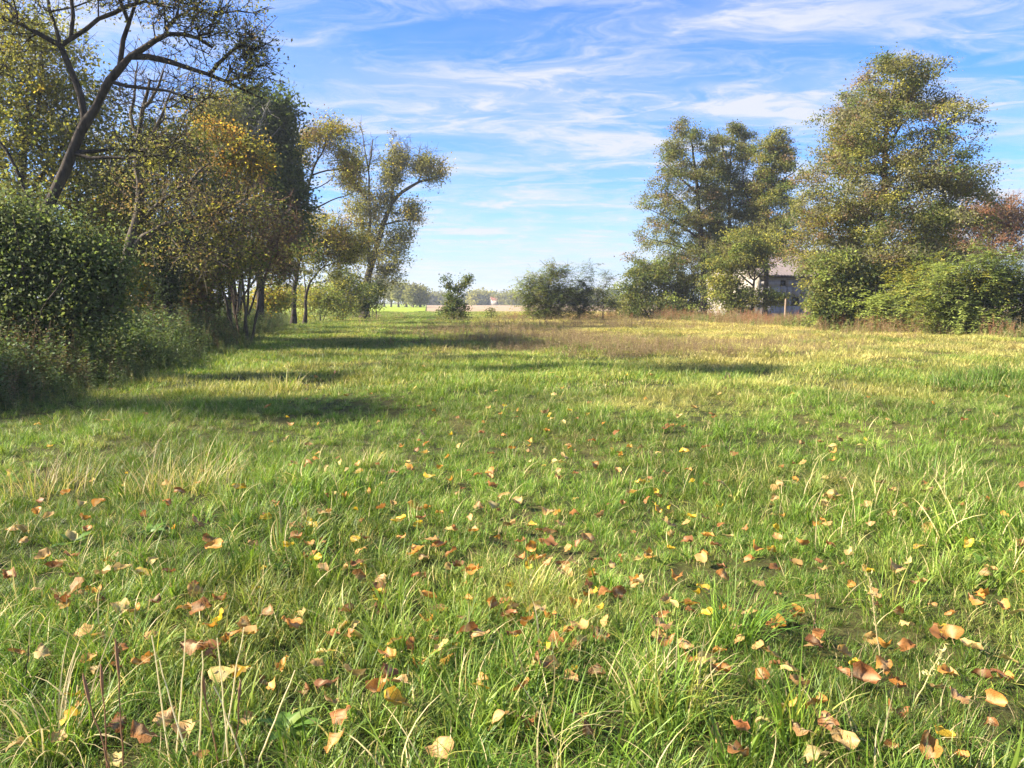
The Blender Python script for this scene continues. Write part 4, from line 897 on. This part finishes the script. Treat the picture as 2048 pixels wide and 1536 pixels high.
tag(scatter('rusty_weed_border', np.stack([x, y, hgt(x, y)], -1), rotv(rng, n, .1), np.stack([s_] * 3, -1), np.where(rng.uniform(size=n) < np.clip(.25 + .4 * vnoise(x, y, .5, 43), .05, .7), 4, rng.integers(0, 4, n)), rustw), 'rusty brown weeds and straw along the foot of the right hand bushes', 'weeds', kind='stuff')

# ------------------------------------------------------------------ single tufts, plants and stalks
def thing_mesh(name, parts, mat, loc, label, cat, group=None, part='blades', rz=0):
    root = link(name, None, None, loc); root.rotation_euler = (0, 0, rz); tag(root, label, cat, group)
    for pn_, pr, mt in parts:
        g = Geo()
        for V, Q, C in pr: g.add(V, Q, C)
        link(pn_, g.mesh(pn_, mt), root)
    return root
def gpos(px, py, z=0.0):
    p = ground(px, py, z); return np.array([p[0], p[1], float(hgt(p[0], p[1]))])
TG = 'single taller grass tufts'
TU = [(1470, 1265, 'long dark green arching grass tuft at the lower right', 150, .12, .42, .0055, [GG, GL], .45, 1.5),
      (1340, 1430, 'tuft of pale green shining grass at the bottom right of centre', 110, .12, .36, .006, [GL, GY, GS], .4, 1.4),
      (640, 1260, 'rounded fine green grass tuft left of centre near the front', 150, .1, .22, .003, [GG, GL], .5, 1.3),
      (360, 985, 'feathery dry tan grass clump left in the middle ground', 260, .42, .44, .0045, [GS, GS, GY, BR2], .3, 1.0),
      (90, 975, 'dry tan grass clump at the left edge', 200, .40, .36, .0045, [GS, BR2, GY], .35, 1.0),
      (572, 775, 'small pale yellow grass tuft in the sunlit strip', 160, .28, .42, .009, [GY, GS, GL], .35, 1.0),
      (250, 1330, 'lush yellow green grass tuft behind the pale stalks', 140, .14, .26, .0042, [GL, GY, GG], .45, 1.4),
      (120, 1480, 'long arching grass tuft in the lower left corner', 120, .13, .40, .005, [GG, GL, GS], .45, 1.7),
      (1600, 1500, 'tall bright green blades at the bottom right', 50, .08, .34, .008, [GL, GL, GY], .2, .7),
      (1080, 1180, 'yellowish upright grass tuft right of centre', 140, .16, .24, .004, [GY, GL, GS], .35, 1.0),
      (1890, 965, 'silvery green leaning grass tuft right in the middle ground', 200, .30, .34, .006, [GL, GG, GS], .6, 1.2),
      (730, 925, 'pale arching grass tuft left of centre in the middle ground', 140, .2, .26, .005, [GY, GL, GS], .6, 1.4),
      (1780, 1200, 'bushy green grass tuft right in the foreground', 160, .16, .24, .004, [GL, GG, GY], .45, 1.1)]
for k, (px, py, lb, n, R, L, W, pal, le, cv) in enumerate(TU):
    thing_mesh('grass_tuft', [('blades', [blades(rng, n, R, L, W, le, cv, pal, [1] * len(pal), 6)], M_WEED)], None, gpos(px, py), lb, 'grass', TG)
# dark mound of grass at the right
g0 = gpos(1992, 778); rngm = np.random.default_rng(3)
mv, mq, mc = [], [], []
for q in range(46):
    a = rngm.uniform(0, 6.28); r_ = math.sqrt(rngm.uniform(0, 1)); ox, oy = 1.15 * r_ * math.cos(a), .7 * r_ * math.sin(a)
    V, Q, C = blades(rngm, 40, .22, .34, .008, .5, 1.1, [GG, NG, GL, GS], [4, 4, 1, .6], 4)
    mv.append((V + np.array([ox, oy, .24 * (1 - r_ ** 2)]), Q, C))
thing_mesh('grass_mound', [('blades', mv, M_WEED)], None, g0, 'dark hummock of long grass at the right edge of the meadow', 'grass')
# rosettes of broad leaves
def rosette_leaf(rng, L, W):
    k = 6; t = np.linspace(0, 1, k); wv = W * np.sin(np.pi * np.clip(t, .03, .985) ** .8) * .5
    z = .55 * L * t - .45 * L * t ** 2; P = np.stack([L * t * .92, np.zeros(k), z], -1)
    V = np.stack([P + np.stack([np.zeros(k), wv, .25 * wv + .012 * rng.normal(size=k) * W * 8], -1), P, P + np.stack([np.zeros(k), -wv, .25 * wv + .012 * rng.normal(size=k) * W * 8], -1)], 1).reshape(-1, 3)
    Q = []
    for a in range(k - 1):
        for b in range(2): Q.append((a * 3 + b, a * 3 + b + 1, a * 3 + 3 + b + 1, a * 3 + 3 + b))
    return V, np.array(Q)
RO = [(150, 1110, 0.156, 'left foreground among the fallen leaves'), (300, 1085, 0.144, 'left of centre behind the yellow leaf'), (560, 1160, 0.132, 'left of the dark brown leaf'), (905, 1150, 0.120, 'in the middle of the foreground'),
      (1545, 1235, 0.120, 'beside the long dark grass tuft'), (570, 1490, 0.156, 'at the bottom edge right of the pale stalks'), (470, 1070, 0.132, 'in the left middle ground'), (1960, 1130, 0.120, 'at the right edge of the foreground'), (840, 1100, 0.096, 'just behind the middle of the foreground')]
rngr = np.random.default_rng(33)
for px, py, L, wh in RO:
    p = gpos(px, py); root = link('broadleaf_weed', None, None, p); tag(root, 'low rosette of broad green weed leaves ' + wh, 'weed', 'broad leaved weeds in the grass')
    nlf = 9
    for q in range(nlf):
        V, Q = rosette_leaf(rngr, L * rngr.uniform(.6, 1.05), L * .3); az = q * 2.4 + rngr.normal(0, .2); c = np.array([(.10, .19, .03), (.065, .13, .025), (.15, .21, .04)][q % 3])
        M2 = np.array([[math.cos(az), -math.sin(az), 0], [math.sin(az), math.cos(az), 0], [0, 0, 1]])
        tz = rngr.uniform(-.1, .5); ty = np.array([[math.cos(tz), 0, -math.sin(tz)], [0, 1, 0], [math.sin(tz), 0, math.cos(tz)]])
        link('leaf', mesh_np('leaf', V @ (M2 @ ty).T + np.array([0, 0, .02]), Q, M_WEED, np.tile(c, (len(V), 1)), True), root)
# pale dead stalks
SC, SBR = (.78, .70, .50), (.30, .17, .10)
ST = [((345, 1560), (303, 1272), SC, 0, 'leftmost tall pale dead stalk in the lower left corner'), ((352, 1545), (371, 1258), SC, 0, 'tallest pale dead stalk leaning slightly right in the lower left'),
      ((462, 1560), (434, 1275), SC, 0, 'pale dead stalk just left of the yellow leaf'), ((440, 1555), (487, 1255), SC, 0, 'pale dead stalk leaning right past the yellow leaf'),
      ((385, 1560), (318, 1320), SC, 0, 'thin pale stalk leaning left behind the tall ones'), ((495, 1560), (428, 1372), SC, 0, 'short pale stalk crossing low behind the yellow leaf'),
      ((510, 1560), (590, 1340), SC, 0, 'long pale stalk leaning far right at the bottom left'), ((398, 1560), (406, 1300), SC, 0, 'thin straight pale stalk between the tall ones'),
      ((250, 1560), (232, 1290), SBR, 1, 'brown plantain spike standing left of the pale stalks'), ((215, 1550), (204, 1335), SBR, 1, 'shorter brown plantain spike at the lower left'),
      ((440, 1560), (404, 1350), SBR, 1, 'brown plantain spike among the pale stalks'), ((470, 1540), (480, 1368), SBR, 1, 'small brown plantain spike right of the pale stalks'),
      ((230, 1570), (166, 1355), SBR, 1, 'leaning brown plantain spike left of all stalks'), ((1765, 1330), (1738, 1150), (.45, .38, .2), 2, 'tall flowering grass stalk right in the foreground'),
      ((1628, 1275), (1632, 1172), (.12, .06, .05), 0, 'thin dark red stem by the long green tuft'), ((48, 1370), (58, 1290), (.05, .04, .03), 0, 'thin black dead stem near the left edge'),
      ((1450, 775), (1453, 745), (.10, .07, .05), 0, 'left stick of the small dark pair in the meadow'), ((1467, 772), (1455, 745), (.10, .07, .05), 0, 'right stick of the small dark pair in the meadow'),
      ((255, 960), (345, 845), (.45, .40, .22), 2, 'long leaning grass stalk over the dry tan clump'), ((1820, 1420), (1890, 1290), (.5, .45, .2), 2, 'pale grass stalk leaning right at the lower right')]
for (bx, by), (tx, ty), c, kind_, lb in ST:
    b = gpos(bx, by); dist = b[1]; tp = at(tx, ty, dist + .04)
    tt = np.linspace(0, 1, 9); P = b * (1 - tt[:, None]) + tp * tt[:, None]; P += np.random.default_rng(int(bx)).normal(0, .0014, P.shape) * (dist / 2); P -= b; P[0, 2] = -.03
    g = Geo(); rr = np.interp(tt, [0, 1], [.0030, .0017]) * (1 if dist < 8 else 4.5)
    g.tube(P, rr, 5, c); root = link('dry_stalk', None, None, b); tag(root, lb, 'stalk', 'dry stalks standing out of the grass')
    link('stem', g.mesh('stem', M_WEED, True), root)
    if kind_ == 1:
        g = Geo(); Pk = np.linspace(P[-3], P[-1] + (P[-1] - P[-2]) * .3, 9); g.tube(Pk, np.array([.002, .0035, .0045, .005, .0052, .005, .0045, .0035, .0015]), 6, c); link('seed_head', g.mesh('seed_head', M_WEED), root)
    if kind_ == 2:
        r2 = np.random.default_rng(int(by)); m = 60; t = r2.uniform(.5, 1.0, m); C_ = np.stack([np.interp(t, tt, P[:, a]) for a in range(3)], -1) + r2.normal(0, .006, (m, 3)); A = unit(r2.normal(0, .5, (m, 3)) + P[-1] - P[0]); Nn = rand_dir(r2, m); Nn = unit(Nn - A * np.sum(Nn * A, 1, keepdims=True))
        V, Q = leaf_quads(r2, C_, A, Nn, np.full(m, .02), np.full(m, .005)); link('seed_head', mesh_np('seed_head', V, Q, M_WEED, np.tile(np.array(c), (len(V), 1))), root)

# ------------------------------------------------------------------ fallen poplar leaves
def fallen_mat():
    m, t, o = new_mat('fallen_leaf')
    oi = N(t, 'ShaderNodeObjectInfo'); g = N(t, 'ShaderNodeTexCoord'); ve = attr(t, 'Col').outputs['Fac']
    mp = N(t, 'ShaderNodeVectorMath', operation='ADD'); t.links.new(g.outputs['Object'], mp.inputs[0])
    cs = N(t, 'ShaderNodeVectorMath', operation='SCALE'); cs.inputs[0].default_value = (13, 7, 5); t.links.new(oi.outputs['Random'], cs.inputs['Scale']); t.links.new(cs.outputs[0], mp.inputs[1])
    n1 = noise(t, mp.outputs[0], 22, 4, .6); n2 = noise(t, mp.outputs[0], 140, 3, .6)
    dk = mixcol(t, 1.0, oi.outputs['Color'], (.45, .36, .30), 'MULTIPLY')
    c = mixcol(t, maprange(t, n1.outputs[0], .45, .70, 0, .8), oi.outputs['Color'], dk)
    c = mixcol(t, maprange(t, n2.outputs[0], .62, .72, 0, .5), c, (.05, .03, .02))
    c = mixcol(t, ve, mixcol(t, .45, c, (.62, .50, .30)), c)
    p = N(t, 'ShaderNodeBsdfPrincipled'); t.links.new(c, p.inputs['Base Color']); p.inputs['Roughness'].default_value = .6; p.inputs['Specular IOR Level'].default_value = .25
    b = N(t, 'ShaderNodeBump'); b.inputs['Distance'].default_value = .003; b.inputs['Strength'].default_value = .8; t.links.new(n1.outputs[0], b.inputs['Height']); t.links.new(b.outputs[0], p.inputs['Normal'])
    tr = N(t, 'ShaderNodeBsdfTranslucent'); t.links.new(c, tr.inputs[0]); mx = N(t, 'ShaderNodeMixShader'); mx.inputs[0].default_value = .25
    t.links.new(p.outputs[0], mx.inputs[1]); t.links.new(tr.outputs[0], mx.inputs[2]); t.links.new(mx.outputs[0], o.inputs[0])
    return m
M_FALL = fallen_mat()
def poplar_leaf(rng, k):
    # broad triangular blade of unit length with a pointed tip, bent and curled
    rows = 7; t = np.linspace(0, 1, rows); wv = np.interp(t, [0, .12, .3, .55, .8, .93, 1], [.26, .45, .52, .46, .28, .12, .02])
    wv = wv * (1 + rng.uniform(-.12, .12, rows)); u = np.array([-1, -.5, 0, .5, 1])
    X = wv[:, None] * u[None, :] + rng.normal(0, .03, (rows, 5)); Yv = np.repeat(t[:, None], 5, 1) - .10 * np.abs(u)[None, :] * (t < .1)[:, None]
    cr, cl, tw = [(.3, .2, .1), (1.4, .5, .2), (.9, -1.2, .3), (2.2, .9, -.3), (-.8, 1.6, .2), (.5, 1.0, -.8), (1.8, -.6, .6), (.2, 2.2, .3), (1.1, 1.1, .9), (-1.3, .6, -.5), (2.6, .4, .5), (.6, -1.9, .4), (1.5, 1.6, -1.0), (-1.8, 1.2, .7), (.8, .3, 1.4), (2.0, 1.9, .2)][k]
    asp = [1, 1, .85, 1.1, .9, 1, .8, 1.05, 1.2, .9, 1, 1.1, .75, 1, 1.15, .9][k]
    Z = .06 * rng.normal(size=X.shape) + .10 * np.sin(8 * Yv + k) * X + .06 * np.sin(7 * X + 5 * Yv + k)
    # curl across, then bend along
    if abs(cr) > .01:
        a = X * cr * 1.25; X2 = np.sin(a) / (cr * 1.25); Z = Z + (1 - np.cos(a)) / (cr * 1.25)
    else: X2 = X
    a = (Yv - .4) * cl; Y2 = np.sin(a) / cl; Z2 = Z + (1 - np.cos(a)) / cl * 1.0
    th = (Yv - .4) * tw; X3 = X2 * np.cos(th) - Z2 * np.sin(th); Z3 = X2 * np.sin(th) + Z2 * np.cos(th)
    if k % 4 == 2: X3[2:5, 4] = X3[2:5, 3] + .03; Z3[2:5, 4] = Z3[2:5, 3]              # a torn edge
    V = np.stack([X3 * asp, Y2, Z3], -1).reshape(-1, 3); V[:, 2] -= V[:, 2].mean()
    Q = [(r * 5 + c, r * 5 + c + 1, r * 5 + 6 + c, r * 5 + 5 + c) for r in range(rows - 1) for c in range(4)]
    col = np.tile(np.array([1., 1., .0, 1., 1.]), rows)
    g = Geo(); g.add(V, Q, np.repeat(col[:, None], 3, 1))
    p0 = V[2]; g.tube([p0, p0 + np.array([.02, -.2, .02]), p0 + np.array([.10, -.42, -.03])], [.014, .012, .010], 3, (0, 0, 0))
    return g.mesh('fallen_leaf', M_FALL, k % 3 == 0)
rngl = np.random.default_rng(77)
LM = [poplar_leaf(rngl, k) for k in range(16)]
CURL = ['nearly flat', 'cupped', 'wavy', 'rolled up', 'arched', 'twisted', 'curled', 'folded over', 'crumpled', 'arched and cupped', 'tightly rolled', 'bent back', 'shrivelled', 'saddle shaped', 'lopsided', 'balled up']
LCOL = dict(t=((.52, .32, .115), 'tan'), b=((.38, .165, .05), 'brown'), o=((.58, .275, .06), 'orange tan'), y=((.66, .44, .045), 'yellow'), p=((.60, .45, .16), 'pale straw'), d=((.28, .13, .05), 'dark brown'))
LEAVES = '''26,1066,t 45,1066,t 171,1045,o 143,1082,p 143,1117,b 206,1153,p 244,1146,p 288,1157,y 338,1153,b 108,1138,d 21,1153,b 126,1206,b 153,1181,t 310,1209,d 241,1223,p 401,1220,b 440,1199,b 532,1223,d 583,1241,o 467,1265,o
492,1251,o 33,1304,o 84,1303,p 384,1290,d 283,1321,o 440,1345,p 481,1338,y 150,1382,y 136,1419,y 541,1377,o 290,1464,b 28,1471,t 366,1457,t 663,1412,t 670,1506,o 625,1059,y 593,1059,t 590,1080,b 618,1094,o 618,1115,b 646,1136,t
429,1099,o 398,1051,t 649,1031,t 804,1075,o 710,1084,y 722,1103,o 841,1035,d 797,1042,y 939,1024,t 1019,1026,t 1099,1033,t 916,1119,d 837,1143,b 720,1148,b 692,1211,d 986,1201,o 1026,1209,t 1083,1216,t 1055,1239,o 933,1258,b
959,1267,t 1137,1262,o 1027,1269,d 884,1291,p 788,1279,y 774,1309,o 712,1349,t 778,1351,d 757,1382,o 794,1373,t 652,1373,d 795,1417,y 963,1387,y 1041,1386,o 684,1450,b 1001,1453,t 884,1520,t 1085,1331,d 1040,1092,o 1081,1091,o
1095,1101,b 1127,1105,b 1186,1131,t 1277,1138,p 1238,1174,b 879,1084,b 1064,1024,y 1176,1042,t 1155,1052,d 1457,1048,p 1606,1068,o 1699,1089,p 1742,1037,t 1295,1074,t 1794,1118,t 1817,1110,p 1972,1141,t 1937,1079,y 1840,1083,y
1953,1188,o 2007,1199,o 1891,1236,y 1905,1240,o 1945,1269,p 1324,1246,t 1328,1279,b 1370,1290,t 1444,1342,o 1523,1352,o 1631,1269,d 1771,1319,o 1730,1344,b 1577,1414,y 1631,1410,o 1481,1464,b 1602,1472,t 1655,1453,d 1889,1476,y
1858,1511,o 1991,1391,o 1920,1389,t 1688,1497,t 1477,1517,b 1630,1528,p 1407,1153,y 1448,1124,o 1544,1079,y 1603,877,t 1641,874,t 1680,870,t 1665,883,p 1720,883,p 1369,901,y 1377,926,o 1367,855,o 1442,947,t 1687,958,t 1762,968,t
1658,983,t 1676,983,p 1731,1005,t 1785,983,t 1853,985,p 1784,1021,t 1815,1012,y 1847,1016,t 1410,1009,b 1316,989,y 1318,967,o 1550,981,t 1340,1016,t 2007,1034,o 1928,850,o 1424,830,b 1358,837,p 980,931,o 1190,917,o 985,955,b
985,992,p 1034,982,t 1096,997,t 1007,864,o 1176,837,y 1279,944,y 857,941,y 819,927,o 715,924,o 651,943,p 631,914,o 614,931,b 845,849,t 756,828,p 1092,825,t 1108,792,p 692,787,y 1128,900,p 1281,893,t 1199,999,t 1007,975,t
957,997,t 617,876,t 1058,891,t 212,837,p 291,828,t 535,814,o 581,838,t 99,885,y 130,973,o 75,837,y 571,867,p 219,775,t 386,792,o 479,985,y 335,1013,o 198,1006,o'''
L = []
for tok in LEAVES.split():
    a, b, c = tok.split(','); L.append((float(a), float(b), c, 1))
mk_ = 0
while mk_ < 96:                                            # smaller leaves sunk deeper in the grass between them
    px, py = rngl.uniform(0, 2048), 770 + 760 * rngl.uniform() ** 1.0
    if px < 560 and py < 960: continue
    if rngl.uniform() > np.interp(py, [770, 1000, 1200, 1536], [.5, 1, .9, .8]): continue
    L.append((px, py, rngl.choice(list('ttbbodp')), 0)); mk_ += 1
def where(px, py):
    v = 'at the bottom edge' if py > 1440 else 'in the near foreground' if py > 1240 else 'in the foreground' if py > 1080 else 'farther back' if py > 930 else 'far out'
    h = ['at far left', 'at left', 'left of centre', 'just left of centre', 'just right of centre', 'right of centre', 'at right', 'at far right'][min(7, int(px / 256))]
    return v + ' ' + h
ALL = []
for k, (px, py, c, big) in enumerate(L):
    z = (rngl.uniform(.085, .13) if py > 1150 else rngl.uniform(.075, .11)) if big else rngl.uniform(.05, .085)
    p = ground(px, py, z); p[2] = z + float(hgt(p[0], p[1]))
    vi = int(rngl.integers(0, 16)); sz = rngl.uniform(.06, .10) if big else rngl.uniform(.045, .08)
    o = link('fallen_leaf', LM[vi], None, p, (rngl.normal(.15, .32), rngl.normal(0, .34), rngl.uniform(0, 6.283))); o.scale = (sz, sz, sz)
    cc = np.array(LCOL[c][0]) * rngl.uniform(.62, 1.02) * (1 + rngl.uniform(-.08, .08, 3)); o.color = (*np.clip(cc, 0, 1), 1)
    tag(o, '%s %s%s fallen leaf %s' % (CURL[vi], '' if big else 'small ', LCOL[c][1], where(px, py)), 'leaf', 'fallen leaves in the grass')
    ALL.append((o['label'], px, py, o))

# the many smaller leaves between and beyond them, too many to tell apart
srcs = []
for q in range(8):
    me = LM[q * 2 % 16].copy(); me.materials.clear(); me.materials.append(M_WEED)
    a = me.attributes['Col']; cc = np.array(list(LCOL.values())[[0, 1, 2, 4, 0, 2, 3, 5][q]][0]) * .85
    a.data.foreach_set('color', np.tile(np.array([*cc, 1], np.float32), len(me.vertices)))
    srcs.append(bpy.data.objects.new('litter_0%d' % q, me))
n = 400; px_ = np.clip(rngl.normal(1080, 560, n), -60, 2110); py_ = 735 + 600 * rngl.uniform(0, 1, n) ** .95
k = ~((px_ < 520) & (py_ < 900)); px_, py_ = px_[k], py_[k]; n = len(px_)
pp = np.array([ground(a, b, .08) for a, b in zip(px_, py_)]); pp[:, 2] = hgt(pp[:, 0], pp[:, 1]) + rngl.uniform(.05, .10, n)
sl = rngl.uniform(.045, .085, n)
tag(scatter('leaf_litter', pp, np.stack([rngl.normal(.1, .4, n), rngl.normal(0, .4, n), rngl.uniform(0, 6.28, n)], -1), np.stack([sl] * 3, -1), rngl.integers(0, 8, n), srcs), 'litter of small dead leaves strewn through the middle of the meadow', 'leaves', kind='stuff')
from collections import defaultdict
same = defaultdict(list)
for lb, px, py, o in ALL: same[lb].append((px, py, o))
for lb, q in same.items():                                 # look-alikes in the same spot are told apart by their order
    if len(q) < 2: continue
    q.sort(key=lambda e: e[0])
    nm = ['left one of two', 'right one of two'] if len(q) == 2 else ['leftmost of three', 'middle one of three', 'rightmost of three'] if len(q) == 3 else ['%s from left' % w_ for w_ in ('first', 'second', 'third', 'fourth', 'fifth', 'sixth')]
    for w_, (px, py, o) in zip(nm, q): o['label'] = lb.replace('fallen leaf', 'leaf') + ', ' + w_ if len(lb.split()) < 13 else lb.replace(' fallen', '').replace(' small', '') + ', ' + w_
# ------------------------------------------------------------------ air between the camera and the horizon
def haze():
    m, t, o = new_mat('pale_air')
    v = N(t, 'ShaderNodeVolumePrincipled'); v.inputs['Color'].default_value = (.80, .88, 1.0, 1); v.inputs['Density'].default_value = HAZE; v.inputs['Anisotropy'].default_value = .3
    t.links.new(v.outputs[0], o.inputs['Volume'])
    g = Geo(); lim = np.array([gx.min() - 50, gy.min() - 50, -1.2]), np.array([gx.max() + 50, gy.max() + 50, 26.0]); g.box(*lim)
    ob = link('haze', g.mesh('haze', m)); tag(ob, 'thin pale autumn haze over the fields', 'haze', kind='stuff')
HAZE = .0005
haze()
